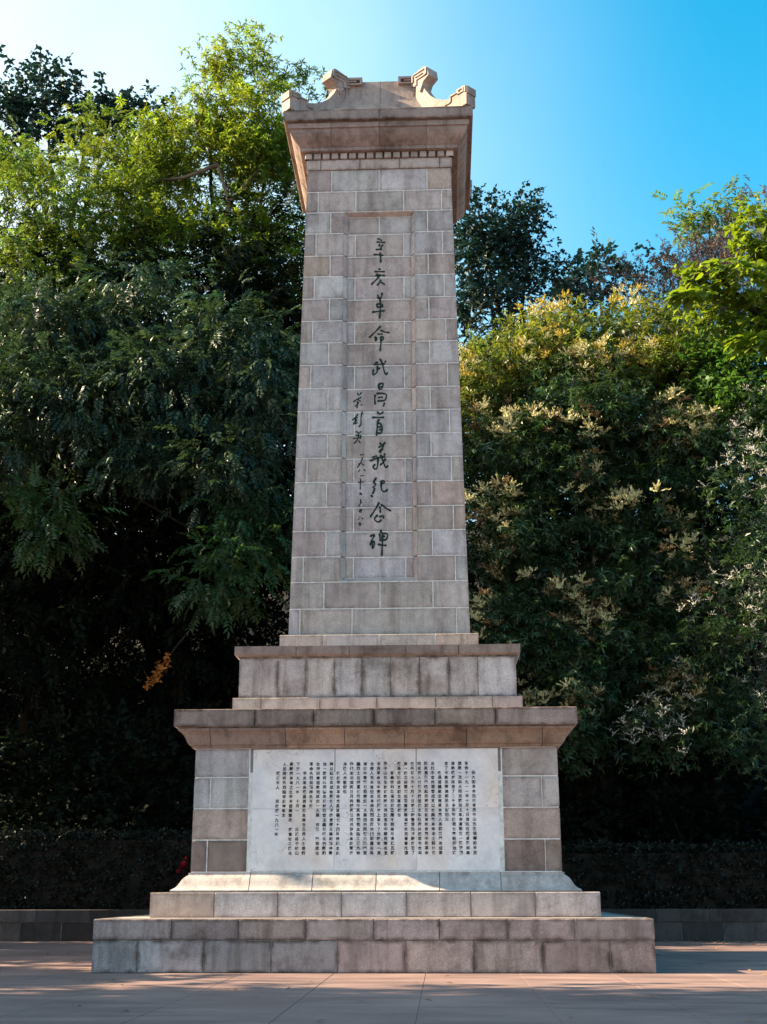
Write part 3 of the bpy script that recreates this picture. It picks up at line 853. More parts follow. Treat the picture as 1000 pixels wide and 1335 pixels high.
for k in range(4):
    v, f = [], []
    for u, z in hip: v += [diag(u, -HT, z, k), diag(u, HT, z, k)]
    low = [(u, 18.93) for u, z in hip]
    for u, z in low: v += [diag(u, -HT, z, k), diag(u, HT, z, k)]
    n = len(hip)
    for i in range(n - 1):
        a, c = 2 * i, 2 * n + 2 * i
        f += [(a, a + 2, a + 3, a + 1), (a, c, c + 2, a + 2), (a + 1, a + 3, c + 3, c + 1), (c, c + 1, c + 3, c + 2)]
    f += [(0, 1, 2 * n + 1, 2 * n), (2 * n - 2, 4 * n - 2, 4 * n - 1, 2 * n - 1)]
    link_mesh('hip_ridge', v, f, GRANITE, roof, ROOFC)
    # key-pattern blocks: outline in (u,z), thickness, and raised fret bands
    for out, th, frets in (
        ([(2.165, 18.95), (2.165, 19.235), (2.185, 19.235), (2.185, 19.42), (2.08, 19.47), (1.93, 19.46), (1.93, 19.39), (1.80, 19.40), (1.78, 19.25), (1.66, 19.25), (1.64, 19.16), (1.80, 19.10), (2.0, 18.95)], 0.15,
         [(2.16, 2.13, 19.27, 19.41), (2.16, 1.97, 19.40, 19.43), (2.0, 1.97, 19.30, 19.41), (2.11, 1.97, 19.30, 19.33), (2.11, 2.085, 19.33, 19.40), (1.94, 1.79, 19.35, 19.38), (1.82, 1.79, 19.22, 19.37), (1.80, 1.68, 19.20, 19.225)]),
        ([(1.17, 20.24), (1.30, 20.33), (1.27, 20.56), (1.20, 20.63), (1.13, 20.625), (0.90, 20.56), (0.84, 20.535), (0.70, 20.53), (0.70, 20.40), (0.98, 20.22), (1.08, 20.0)], 0.165,
         [(1.26, 1.23, 20.36, 20.56), (1.26, 1.00, 20.36, 20.385), (1.19, 0.94, 20.54, 20.565), (1.16, 0.98, 20.45, 20.475), (1.02, 0.98, 20.22, 20.36), (0.93, 0.90, 20.36, 20.54), (0.86, 0.74, 20.47, 20.495)])):
        v = [diag(u, -th, z, k) for u, z in out] + [diag(u, th, z, k) for u, z in out]
        n = len(out)
        f = [tuple(range(n)), tuple(reversed(range(n, 2 * n)))] + [(i, n + i, n + (i + 1) % n, (i + 1) % n) for i in range(n)]
        blk = link_mesh('ridge_ornament', v, f, GRANITE, roof, jit(ROOFC, 0.04))
        gg = Geo()
        for (u0, u1, za, zb) in frets:
            for s in (-1, 1):
                a0, a1 = s * (th - 0.01), s * (th + 0.028)
                P = [diag(u, vv, z, k) for u in (u0, u1) for vv in (a0, a1) for z in (za, zb)]
                gg.add(P, [(0, 1, 3, 2), (4, 6, 7, 5), (0, 4, 5, 1), (2, 3, 7, 6), (0, 2, 6, 4), (1, 5, 7, 3)])
        o = link_mesh('fret', gg.v, gg.f, GRANITE, roof, jit(ROOFC, 0.04))
    # small raised key at the upper ends of each slope
    for s in (-1, 1):
        gg = Geo()
        for (xa, xb, za, zb) in ((0.88, 0.44, 20.50, 20.56), (0.50, 0.44, 20.36, 20.50), (0.80, 0.50, 20.36, 20.40), (0.84, 0.80, 19.98, 20.40), (0.76, 0.58, 20.44, 20.47)):
            gg.box(min(s * xa, s * xb), max(s * xa, s * xb), -1.03, -0.80, za, zb)
        link_mesh('key_moulding', [rot(q_, k) for q_ in gg.v], gg.f, GRANITE, roof, ROOFC)

# ------------------------------------------------------------------ foliage
def leaf_quad(L, W, fold=0.25, bend=-0.15):
    return np.array([(0, 0, 0), (L * 0.45, W / 2, W * fold), (L, 0, L * bend), (L * 0.45, -W / 2, W * fold)], float)

def place_leaf(q, yaw, pitch, pos, roll=0.0):
    cr, sr = math.cos(roll), math.sin(roll)
    M0 = np.array([[1, 0, 0], [0, cr, -sr], [0, sr, cr]])
    cp, sp = math.cos(pitch), math.sin(pitch)
    M1 = np.array([[cp, 0, -sp], [0, 1, 0], [sp, 0, cp]])
    cy, sy = math.cos(yaw), math.sin(yaw)
    M2 = np.array([[cy, -sy, 0], [sy, cy, 0], [0, 0, 1]])
    return q @ M0.T @ M1.T @ M2.T + np.array(pos)

def tmpl(kind, seed):
    """sprig along +X, about unit length; returns (V, F)"""
    r = random.Random(seed)
    Q = []
    if kind == 'whorl':            # long leaves drooping round a shoot tip
        for i in range(9):
            Q.append(place_leaf(leaf_quad(r.uniform(0.55, 0.85), r.uniform(0.15, 0.21), 0.2, -0.22), i * 2.4 + r.uniform(-.3, .3), r.uniform(-0.7, 0.5), (r.uniform(0.0, 0.55), 0, 0), r.uniform(-.5, .5)))
    elif kind == 'pinnate':        # leaflets in two rows on a drooping rachis
        for i in range(6):
            t = 0.12 + i * 0.15
            for s in (-1, 1):
                Q.append(place_leaf(leaf_quad(r.uniform(0.30, 0.40), r.uniform(0.10, 0.14), 0.15, -0.2), s * r.uniform(0.8, 1.15), r.uniform(-0.45, 0.05), (t, 0, -0.30 * t * t), r.uniform(-.4, .4)))
        Q.append(place_leaf(leaf_quad(0.38, 0.13), 0, -0.5, (0.98, 0, -0.29)))
    elif kind == 'broad':
        for i in range(8):
            Q.append(place_leaf(leaf_quad(r.uniform(0.36, 0.55), r.uniform(0.24, 0.34), 0.15, -0.12), i * 2.4 + r.uniform(-.4, .4), r.uniform(-0.6, 0.4), (r.uniform(0.0, 0.7), r.uniform(-.1, .1), r.uniform(-.1, .1)), r.uniform(-.6, .6)))
    elif kind == 'needle':
        for i in range(14):
            Q.append(place_leaf(leaf_quad(r.uniform(0.25, 0.42), r.uniform(0.07, 0.1), 0.1, 0.0), r.uniform(-1.2, 1.2), r.uniform(-0.8, 0.9), (i / 14, 0, 0), r.uniform(-1, 1)))
    elif kind == 'tiny':           # clipped hedge
        for i in range(7):
            Q.append(place_leaf(leaf_quad(r.uniform(0.45, 0.7), r.uniform(0.28, 0.36), 0.15, -0.1), r.uniform(0, 6.28), r.uniform(-0.6, 0.9), (r.uniform(-.4, .6), r.uniform(-.4, .4), r.uniform(-.4, .4)), r.uniform(-1, 1)))
    V = np.concatenate(Q)
    F = np.arange(len(V)).reshape(-1, 4)
    return V, F
TEMPL = {k: [tmpl(k, s) for s in range(5)] for k in ('whorl', 'pinnate', 'broad', 'needle', 'tiny')}

def scatter(kind, pos, out, size, rs, tint, droop=0.2, spread=0.6):
    """sprigs at pos pointing along out; returns V, F, T"""
    n = len(pos)
    d = out + rs.normal(0, spread, (n, 3)); d[:, 2] -= droop
    d /= np.linalg.norm(d, axis=1)[:, None] + 1e-9
    up = np.tile(np.array([0, 0, 1.0]), (n, 1)) + rs.normal(0, 0.3, (n, 3))
    y = np.cross(up, d); y /= np.linalg.norm(y, axis=1)[:, None] + 1e-9
    z = np.cross(d, y)
    M = np.stack([d, y, z], 2) * (size * rs.uniform(0.7, 1.3, n))[:, None, None]
    which = rs.randint(0, 5, n)
    VV, FF, TT = [], [], []
    base = 0
    for t in range(5):
        idx = np.where(which == t)[0]
        if len(idx) == 0: continue
        V, F = TEMPL[kind][t]
        P = np.einsum('nij,mj->nmi', M[idx], V) + pos[idx][:, None, :]
        m = len(V)
        VV.append(P.reshape(-1, 3))
        FF.append((F[None] + (np.arange(len(idx)) * m)[:, None, None]).reshape(-1, 4) + base)
        tl = np.repeat(rs.uniform(0.82, 1.18, (len(idx), m // 4, 1)), 4, axis=1).reshape(len(idx), m, 1)
        TT.append((tint[idx][:, None, :] * tl).reshape(-1, 3))
        base += len(idx) * m
    return np.concatenate(VV), np.concatenate(FF), np.concatenate(TT)

def crown_points(lobes, dens, rs, clump=0.45, shell=(0.72, 1.04), back=0.55, fill=0.25, tvar=0.22, sub=6, core=0.84):
    """clumps of sprigs through the outer volume of ellipsoid lobes"""
    P, O, T = [], [], []
    full = []
    for (x, y, z, a, b_, c_) in lobes:           # each lobe carries smaller bulges on its surface
        if sub == 0 or min(a, c_) < 0.9:
            full.append((x, y, z, a, b_, c_)); continue
        full.append((x, y, z, a * core, b_ * core, c_ * core))
        for _ in range(sub):
            d = rs.normal(0, 1, 3); d[1] -= 0.5; d /= np.linalg.norm(d)
            s = rs.uniform(0.30, 0.46) * (1.15 if core < 0.8 else 1)
            full.append((x + d[0] * a * 0.8, y + d[1] * b_ * 0.85, z + d[2] * c_ * 0.8, a * s, b_ * s * 1.1, c_ * s * 0.85))
    for (x, y, z, a, b_, c_) in full:
        area = 4 * math.pi * ((a * b_) ** 1.6 / 3 + (a * c_) ** 1.6 / 3 + (b_ * c_) ** 1.6 / 3) ** (1 / 1.6)
        per = 9
        nc = max(3, int(area * dens * 0.62 / per))
        d = rs.normal(0, 1, (nc, 3)); d /= np.linalg.norm(d, axis=1)[:, None]
        keep = (d[:, 1] < 0.35) | (rs.uniform(0, 1, nc) < back)
        d = d[keep]; nc = len(d)
        rad = rs.uniform(shell[0], shell[1], nc)
        inner = rs.uniform(0, 1, nc) < fill
        rad[inner] *= rs.uniform(0.4, 0.9, inner.sum())
        cen = d * rad[:, None] * np.array([a, b_, c_])
        tn = rs.normal(0, 1, (nc, 1)) * tvar + 1
        hue = rs.normal(0, 1, (nc, 1)) * 0.10
        col = np.concatenate([tn * (1 + hue), tn, tn * (1 - hue)], 1)
        k = rs.poisson(per, nc)
        idx = np.repeat(np.arange(nc), k)
        off = rs.normal(0, 1, (len(idx), 3)) * clump * np.array([1, 1, 0.6]) * rs.uniform(0.6, 1.4, nc)[idx][:, None]
        P.append(cen[idx] + off + np.array([x, y, z]))
        o = d[idx] * 0.9 + off / clump * 0.5
        O.append(o)
        T.append(np.clip(col[idx] * rs.uniform(0.9, 1.1, (len(idx), 1)), 0.3, 2.2))
    return np.concatenate(P), np.concatenate(O), np.concatenate(T)

def tube(g, pts, r0, r1, seg=7):
    n = len(pts)
    rings = []
    for i, p_ in enumerate(pts):
        a, b_ = Vector(pts[max(0, i - 1)]), Vector(pts[min(n - 1, i + 1)])
        d = (b_ - a).normalized()
        u = d.orthogonal().normalized(); w = d.cross(u)
        r = r0 + (r1 - r0) * i / (n - 1)
        rings.append([tuple(Vector(p_) + (u * math.cos(t * 6.283 / seg) + w * math.sin(t * 6.283 / seg)) * r) for t in range(seg)])
    v = [q for rg in rings for q in rg]
    f = []
    for i in range(n - 1):
        for t in range(seg):
            f.append((i * seg + t, i * seg + (t + 1) % seg, (i + 1) * seg + (t + 1) % seg, (i + 1) * seg + t))
    f.append(tuple(range(seg))[::-1]); f.append(tuple((n - 1) * seg + t for t in range(seg)))
    g.add(v, f)

def wiggle(p0, p1, n, amp, r):
    out = []
    for i in range(n + 1):
        t = i / n
        out.append(tuple(p0[j] + (p1[j] - p0[j]) * t + (r.uniform(-amp, amp) if 0 < i < n else 0) for j in range(3)))
    return out

def tree(name, label, lobes, base, kind, size, dens, mat, seed, cat='tree', group=None, bark=None, tr=0.28, droop=0.2, clump=0.45, shell=(0.72, 1.04), fill=0.25, back=0.55, tvar=0.22, fork=None, limbs=5, sub=6, core=0.84):
    rs = np.random.RandomState(seed); r = random.Random(seed)
    root = tag(empty(name, base), label, cat, group)
    P, O, T = crown_points(lobes, dens, rs, clump, shell, back, fill, tvar, sub, core)
    V, F, TT = scatter(kind, P, O, size, rs, T, droop)
    fast_mesh('crown', V, F, mat, root, TT)
    bark = bark or BARK
    cx_ = sum(l[0] for l in lobes) / len(lobes); cy_ = sum(l[1] for l in lobes) / len(lobes)
    zmin = min(l[2] for l in lobes)
    fk = fork or (base[0] * 0.45 + cx_ * 0.55, base[1] * 0.45 + cy_ * 0.55, base[2] + (zmin - base[2]) * 0.75)
    g = Geo(); tube(g, wiggle((base[0], base[1], base[2] - 0.3), fk, 5, 0.12, r), tr, tr * 0.7, 9)
    link_mesh('trunk', g.v, g.f, bark, root, smooth=True)
    for l in sorted(lobes, key=lambda q: -q[3] * q[5])[:limbs]:
        g = Geo(); tube(g, wiggle(fk, (l[0], l[1], l[2] + 0.2 * l[5]), 5, 0.18, r), tr * 0.5, tr * 0.14, 6)
        link_mesh('limb', g.v, g.f, bark, root, smooth=True)
    return root, (P, O)

L_DEEP = leaf_material('deep_green_leaves', (0.032, 0.064, 0.042), (0.04, 0.08, 0.025), 0.24, 0.45, 0.35)
L_FILL = leaf_material('shade_darkened_leaves', (0.009, 0.015, 0.009), (0.009, 0.018, 0.006), 0.15, 0.65, 0.08)  # near-black leaves: the shade of the hollow is put into their colour
L_YEL = leaf_material('yellow_green_leaves', (0.088, 0.118, 0.014), (0.23, 0.32, 0.02), 0.42, 0.5, 0.3)
L_MID = leaf_material('fresh_green_leaves', (0.065, 0.105, 0.018), (0.18, 0.27, 0.025), 0.40, 0.5, 0.3)
L_BLUE = leaf_material('blue_green_leaves', (0.022, 0.055, 0.048), (0.02, 0.06, 0.04), 0.2, 0.5, 0.3)
L_CHEST = leaf_material('chestnut_leaves', (0.032, 0.062, 0.027), (0.045, 0.10, 0.02), 0.26, 0.42, 0.4)
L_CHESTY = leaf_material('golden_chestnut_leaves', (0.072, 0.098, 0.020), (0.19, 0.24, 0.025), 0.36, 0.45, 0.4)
L_MAUVE = leaf_material('mauve_brown_leaves', (0.10, 0.076, 0.070), (0.09, 0.06, 0.05), 0.25, 0.6, 0.2)
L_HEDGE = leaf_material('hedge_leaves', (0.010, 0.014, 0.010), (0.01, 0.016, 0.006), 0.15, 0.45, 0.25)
L_LIME = leaf_material('lime_green_leaves', (0.105, 0.155, 0.014), (0.22, 0.32, 0.012), 0.42, 0.42, 0.4)
L_BOUGH = leaf_material('green_bough_leaves', (0.034, 0.072, 0.026), (0.04, 0.10, 0.02), 0.28, 0.45, 0.35)
L_BRIGHT = leaf_material('bright_green_leaves', (0.05, 0.12, 0.02), (0.09, 0.2, 0.02), 0.35, 0.5, 0.3)

def hb(x, y): return (x, y, hill_z(x, y))
T4 = [(-13.08,14.79,20.64,2.76,2.07,2.07),(-9.82,15.79,21.46,3.26,2.2,2.04),(-6.14,14.58,19.9,2.33,1.93,2.05),(-4.56,13.48,17.75,1.59,1.67,2.38),(-7.83,13.74,17.91,2.93,2.31,2.39),(-11.4,13.95,17.76,2.94,2.24,2.27),(-13.62,13.84,16.91,1.86,1.83,2.39),(-5.59,12.1,14.81,1.76,1.36,1.39),(-8.36,13.52,15.59,1.83,1.25,1.18)]
T4b = [(-10.8,11.42,12.98,1.42,0.99,0.93)]
T4c = [(-5.07,11.1,10.8,1.44,1.31,1.49),(-4.51,12.87,12.9,1.22,1.15,1.39)]
t4, _ = tree('evergreen_tree', 'large dark drooping tree left of the pillar with hanging pinnate sprays in shade', T4, hb(-8.8, 22.5), 'pinnate', 0.56, 15, L_DEEP, 4, bark=BARK, tr=0.4, droop=0.55, clump=0.5, limbs=4, fork=(-8.6, 20.0, 18.0))
rs4 = np.random.RandomState(44)
for lb in (T4b, T4c):
    P, O, T = crown_points(lb, 10, rs4, 0.45, (0.4, 1.05), 0.55, 0.3, 0.25)
    V, F, TT = scatter('pinnate', P, O, 0.6, rs4, T, 0.4)
    fast_mesh('bough', V, F, L_BOUGH, t4, TT)
for q in [[(-8.21,13.0,14.73),(-9.63,12.8,15.37),(-10.5,12.4,14.18),(-10.7,12.3,13.62)],[(-7.16,14.0,13.24),(-8.68,13.5,14.08),(-9.36,13.0,14.34)]]:
    g = Geo(); tube(g, q, 0.045, 0.02, 6); link_mesh('limb', g.v, g.f, BARK, t4, smooth=True)
tree('evergreen_tree', 'shade-coloured filler tree in the hollow under the dark drooping tree', [(-14.27,21.58,15.72,4.6,3.58,3.68),(-7.75,21.79,15.37,4.6,3.78,3.99),(-11.06,21.74,19.66,5.33,3.67,3.45),(-15.52,21.63,11.34,3.6,3.06,3.3),(-10.52,22.66,10.87,4.57,3.38,3.35),(-6.1,22.05,10.1,3.3,2.97,3.3),(-15.2,22.21,21.95,4.48,3.65,3.84),(-11.16,24,25.11,4.69,3.62,3.68),(-6.51,22.63,23.0,3.56,3.21,3.56),(-6.27,25,28.07,2.76,2.28,2.42),(-16.38,25,27.16,4.12,2.89,2.75),(-12.25,18.31,17.22,3.2,2.35,2.32),(-6.87,19.74,17.6,3.29,2.6,2.69),(-14.94,19.05,14.42,2.61,2.18,2.32),(-9.66,19.52,13.26,3.2,2.36,2.33),(-15.32,18.63,21.19,2.09,2.06,2.69),(-4.68,21.05,21.97,1.88,2.16,3.45),(-4.97,19.26,16.17,1.76,1.76,2.35),(-14.07,17.1,11.02,2.46,2.22,2.46),(-14.73,17.48,14.29,1.69,1.6,1.97),(-11.74,17.42,12.78,2.51,1.92,1.95)], hb(-7.5, 23), 'pinnate', 0.9, 6.5, L_FILL, 5, droop=0.5, clump=0.8, tr=0.35)
t3, _ = tree('camphor_tree', 'tall sunlit yellow-green tree close behind the left of the pillar top', [(-9.1,25,34.41,3.55,2.77,2.84),(-11.51,25,31.88,2.63,2.27,2.46),(-6.54,25,32.34,2.29,2.38,3.34),(-9.09,24,28.97,3.75,2.25,1.88),(-6.14,24,28.14,2.04,1.83,2.04),(-11.52,26,35.49,1.81,1.63,1.81),(-7.17,25,35.97,2.5,2.04,2.15)] + [(-7.85,26,39.79,1.55,1.13,1.11),(-9.62,26,39.2,0.92,0.63,0.59),(-6.65,26,39.32,0.88,0.71,0.74),(-7.63,26,41.29,0.82,0.65,0.67),(-5.72,26,39.29,0.81,0.46,0.37),(-4.78,26,38.63,1.29,0.69,0.51)], hb(-8.5, 27), 'whorl', 0.38, 17, L_YEL, 3, tr=0.45, droop=0.15, clump=0.42, fill=0.3, tvar=0.28)
for q in [[(-8.32,23.6,28.55),(-7.78,23.0,30.67),(-8.35,23.0,32.6),(-9.25,23.4,33.44)],[(-7.78,23.0,30.67),(-6.6,22.9,32.11),(-6.19,23.4,33.55)],[(-8.35,23.0,32.6),(-9.86,22.9,31.93),(-11.16,23.3,32.08)],[(-6.99,22.6,26.55),(-7.59,22.4,27.56),(-7.95,22.4,28.37)]]:
    g = Geo(); tube(g, q, 0.11, 0.04, 7); link_mesh('limb', g.v, g.f, BARK_PALE, t3, smooth=True)
tree('camphor_tree', 'fresh green rounded tree at the left edge above the dark drooping tree', [(-15.91,21.1,29.64,2.44,1.81,1.79),(-13.6,22.52,29.62,2.17,1.75,1.84),(-15.97,20.42,26.59,2.22,1.43,1.27),(-14.11,26,35.77,1.52,1.33,1.45),(-15.43,24,33.19,1.74,1.36,1.39),(-12.91,23.48,28.23,2.36,1.52,1.35),(-14.88,22.16,27.25,2.3,1.48,1.31),(-17.56,22.1,31.75,1.34,1.21,1.34),(-12.81,25,32.91,1.41,1.27,1.41)], hb(-15.5, 24), 'pinnate', 0.55, 11, L_MID, 2, tr=0.4, droop=0.2, clump=0.5, tvar=0.28)
tree('broadleaf_tree', 'dark blue-green tree against the pale sky at the upper left corner', [(-20.11,34,43.02,2.18,1.71,1.76),(-17.69,34,41.98,2.71,1.82,1.67),(-21.74,34,41.86,0.92,0.85,1.0),(-15.8,34,42.4,1.67,1.05,0.92),(-20.68,34,44.98,0.84,0.66,0.68),(-22.13,35,40.09,1.3,1.02,1.05)], hb(-17.5, 36), 'broad', 0.62, 9.0, L_BLUE, 1, tr=0.4, clump=0.6, shell=(0.6, 1.1), fill=0.4)
tree('juniper_tree', 'dark pointed conifer clump just right of the pillar against the sky', [(5.65,30,33.36,0.99,0.85,0.92),(4.58,30,31.71,1.82,1.45,1.52),(3.45,29,32.88,1.2,1.23,1.69),(3.21,29,30.42,1.34,1.36,1.86),(5.87,30,30.85,1.59,1.38,1.51),(7.66,31,31.31,0.5,0.53,0.77),(4.27,29,28.37,2.02,1.4,1.32),(7.06,31,30.36,1.07,0.83,0.84)], hb(4.5, 31), 'broad', 0.42, 18, L_BLUE, 21, tr=0.35, clump=0.45, shell=(0.6, 1.08))
tree('broadleaf_tree', 'small far treetops low on the skyline right of the conifer clump', [(11.67,48,40.08,0.69,0.5,0.49),(12.86,48,39.4,1.23,0.63,0.44),(14.8,48,39.46,1.72,0.93,0.69),(10.23,45,36.18,1.88,1.13,0.94)], hb(11, 49), 'broad', 0.8, 4.0, L_BLUE, 22, tr=0.3, clump=0.6, shell=(0.6, 1.15))
tree('smoke_tree', 'mauve-brown bushy tree on the right skyline below the feathery tree', [(13.9,30,31.07,1.81,1.18,1.06),(11.81,30,30.18,2.07,1.12,0.83),(9.63,28,28.69,1.63,0.88,0.65),(14.44,28,28.47,1.63,1.58,1.99),(12.42,28,27.53,2.17,1.52,1.44),(16.12,30,31.02,1.89,1.47,1.51),(17.62,31,32.96,1.55,1.45,1.74),(16.13,28,27.45,1.8,1.73,2.17)], hb(12, 31), 'needle', 0.5, 18, L_MAUVE, 23, tr=0.3, clump=0.5)
tree('silk_tree', 'thin feathery tree with see-through crown against the sky at the right', [(16.05,36,36.58,1.09,0.93,1.01),(17.58,36,36.08,1.01,0.75,0.75),(15.29,36,35.67,0.67,0.5,0.5)], hb(15, 37), 'pinnate', 0.7, 2.6, L_MID, 24, tr=0.2, clump=0.5, shell=(0.3, 1.1), fill=0.1)
ch_a, pa = tree('chestnut_tree', 'sunlit golden chestnut tree with yellow blossom behind the right of the pillar', [(7.02,17.79,21.73,2.36,1.41,1.18),(9.0,16.95,21.39,2.03,1.39,1.3),(4.77,15.55,19.96,2.01,1.37,1.29),(3.3,14.13,18.71,1.35,1.29,1.62),(10.03,15.76,19.68,1.54,1.3,1.4),(7.33,15.24,19.37,2.21,1.49,1.38)], hb(7.2, 18), 'whorl', 0.31, 25, L_CHESTY, 31, tr=0.3, droop=0.35, clump=0.36, tvar=0.33, sub=8, core=0.74)
ch_b, pb_ = tree('chestnut_tree', 'dark green chestnut tree with cream blossom halfway up beside the shaft', [(4.69,13.95,16.63,2.52,1.87,1.86),(7.32,14.13,16.37,2.39,1.91,1.99),(3.17,13.21,15.03,1.24,1.33,1.94),(5.07,13.58,13.5,2.45,1.9,1.94),(7.63,13.76,13.24,2.2,1.82,1.94),(9.23,13.42,15.27,1.56,1.48,1.82),(3.32,12.63,11.95,1.25,1.28,1.75)], hb(6.2, 16.5), 'whorl', 0.31, 23, L_CHEST, 32, tr=0.3, droop=0.4, clump=0.36, tvar=0.36, sub=8, core=0.70)
ch_c, pc = tree('chestnut_tree', 'low shaded chestnut tree with brownish blossom right of the pedestal', [(4.9,13.19,9.76,1.88,1.69,1.88),(7.61,13.05,9.96,2.0,1.83,2.12),(3.36,12.45,9.14,1.22,1.25,1.71),(6.18,12.34,7.39,2.05,1.56,1.57),(4.7,12.13,6.42,1.43,1.22,1.31),(8.37,12.42,7.86,1.46,1.38,1.7)], hb(5.4, 17.0), 'whorl', 0.31, 21, L_CHEST, 33, tr=0.18, droop=0.5, clump=0.36, tvar=0.36, sub=8, core=0.70)
wf, pw = tree('white_catkin_tree', 'dark green tree with whitish spiky catkins at the right edge', [(11.15,11.69,13.64,1.36,1.38,1.86),(10.7,11.69,10.88,1.46,1.46,1.95),(10.58,10.95,8.32,1.53,1.45,1.76),(9.82,12.19,7.1,1.44,1.3,1.44),(11.94,12.69,16.06,1.16,1.08,1.29),(10.57,11.26,5.81,1.28,1.08,1.16),(7.87,11.52,5.86,1.29,1.02,1.06)], hb(13.0, 13.5), 'whorl', 0.27, 22, L_CHEST, 34, tr=0.22, droop=0.3, clump=0.38)
tree('maple_tree', 'bright green leafy tree at the right edge beneath the lime leaves', [(12.07,14.05,18.79,1.21,1.01,1.08),(11.11,13.31,16.84,1.57,1.18,1.18),(10.4,15.69,17.14,1.1,0.99,1.1),(12.83,14.19,19.7,1.22,1.14,1.36),(11.14,13.95,19.05,1.21,0.93,0.94),(12.38,13.76,16.98,1.32,1.19,1.32)], hb(13.2, 15.5), 'broad', 0.40, 14, L_BRIGHT, 35, tr=0.2, clump=0.4)
tree('evergreen_tree', 'shade-coloured filler tree behind the pillar and the chestnut trees, filling their gaps', [(6.84,20.52,14.51,5.37,4.3,4.48),(10.89,20.42,13.83,4.45,3.83,4.16),(4.89,20.95,8.65,4.37,3.41,3.5),(10.04,21.05,7.75,4.65,3.31,3.2),(9.57,21.31,19.15,4.65,3.26,3.1),(4.54,19.52,18.6,3.29,2.96,3.29),(3.71,19.74,20.94,1.83,1.64,1.83),(11.61,21.63,21.55,3.48,2.37,2.21),(3.25,18.26,16.35,1.44,1.56,2.31),(12.65,19.31,17.15,2.66,2.66,3.55),(4.74,18.79,17.1,2.64,2.02,2.05),(7.93,18.66,17.32,2.63,2.19,2.34),(-2.72,20.95,14.76,2.56,2.62,3.62),(0.29,21.26,14.8,2.58,2.64,3.64),(-2.59,22.79,21.25,2.58,2.51,3.22),(0.34,21.1,20.55,2.49,2.43,3.11),(-0.97,18.95,9.53,3.1,2.45,2.54)], hb(9, 23), 'whorl', 0.5, 9, L_FILL, 36, droop=0.3, clump=0.8, tr=0.35)

# large-leaved tree at the right edge: each leaf a part
R7 = [(11.38,11.84,21.09,1.56,0.88,0.68),(10.45,12.26,21.4,0.95,0.47,0.32),(12.34,12.58,23.17,0.7,0.78,1.21),(12.06,12.48,19.82,1.05,0.75,0.73),(10.93,12.48,20.27,1.05,0.63,0.53),(12.82,12.76,22.08,0.69,0.74,1.07),(12.81,12.76,20.36,0.74,0.73,0.95),(11.87,11.52,18.63,0.92,0.52,0.41),(9.8,11.21,20.26,0.77,0.35,0.2)]
pt = tag(empty('paulownia_tree', hb(14.6, 13.8)), 'lime green tree with big heart-shaped leaves reaching in from the right edge', 'tree')
rs7 = np.random.RandomState(7); r7 = random.Random(7)
def big_leaf(sd):
    r = random.Random(sd)
    L, W = 0.36, 0.30
    out = [(0, 0), (0.02, 0.11), (0.10, 0.15), (0.20, 0.12), (0.30, 0.05)]
    v = [(0, 0, 0), (0.12, 0, -0.012), (0.24, 0, -0.03), (L, 0, -0.075)]
    for s in (1, -1):
        v += [(0.0 - 0.02, s * 0.08, 0.02), (0.09, s * W / 2, 0.03 + r.uniform(-.02, .02)), (0.22, s * W * 0.36, 0.0 + r.uniform(-.02, .02))]
    f = [(0, 1, 5, 4), (1, 2, 6, 5), (2, 3, 6), (0, 7, 8, 1), (1, 8, 9, 2), (2, 9, 3)]
    me = bpy.data.meshes.new('leaf'); me.from_pydata(v, [], f)
    a = me.attributes.new('tint', 'FLOAT_COLOR', 'POINT')
    k = r.uniform(0.8, 1.2); h_ = r.uniform(-.12, .12)
    for d_ in a.data: d_.color = (k * (1 + h_), k, k * (1 - h_), 1)
    me.materials.append(L_LIME)
    return me
bl = [big_leaf(s) for s in range(8)]
cand = []
for (x, y, z, a, b_, c_) in R7:
    for _ in range(int(170 * a * c_) + 40):
        d = rs7.normal(0, 1, 3); d /= np.linalg.norm(d)
        if d[1] > 0.5: continue
        q = np.array([x, y, z]) + d * rs7.uniform(0.55, 1.05) * np.array([a, b_, c_])
        cand.append((q, d))
rs7.shuffle(cand)
cand.sort(key=lambda t: t[0][1])
for i, (q, d) in enumerate(cand[:299]):
    o = bpy.data.objects.new('leaf', bl[i % 8])
    C.objects.link(o); o.parent = pt
    o.location = Vector(q) - Vector(pt.location)
    dirv = Vector((d[0] * 0.7 + r7.uniform(-.5, .5) - 0.25, d[1] * 0.5 + r7.uniform(-.6, .3), -0.25 + r7.uniform(-.35, .25)))
    o.rotation_euler = (dirv.to_track_quat('X', 'Z').to_matrix() @ Matrix.Rotation(r7.uniform(-.5, .5), 3, 'X')).to_euler()
    s = r7.uniform(0.9, 1.4); o.scale = (s, s, s)
rest = cand[299:]
if rest:
    vv, ff, tt = [], [], []
    P = np.array([q for q, d in rest]); O = np.array([d for q, d in rest])
    V, F, TT = scatter('broad', P, O, 0.45, rs7, np.ones((len(P), 3)), 0.3)
    tag(fast_mesh('leaves', V, F, L_LIME, pt, TT), kind='stuff')
b7 = hb(14.6, 13.8); f7 = (14.0, 13.0, 19.0)
g = Geo(); tube(g, wiggle((b7[0], b7[1], b7[2] - 0.3), f7, 6, 0.1, r7), 0.24, 0.14, 8); link_mesh('trunk', g.v, g.f, BARK, pt, smooth=True)
for l in R7[:4]:
    g = Geo(); tube(g, wiggle(f7, (l[0] - 0.5 * l[3], l[1] - 0.3, l[2]), 5, 0.12, r7), 0.09, 0.03, 6); link_mesh('limb', g.v, g.f, BARK, pt, smooth=True)

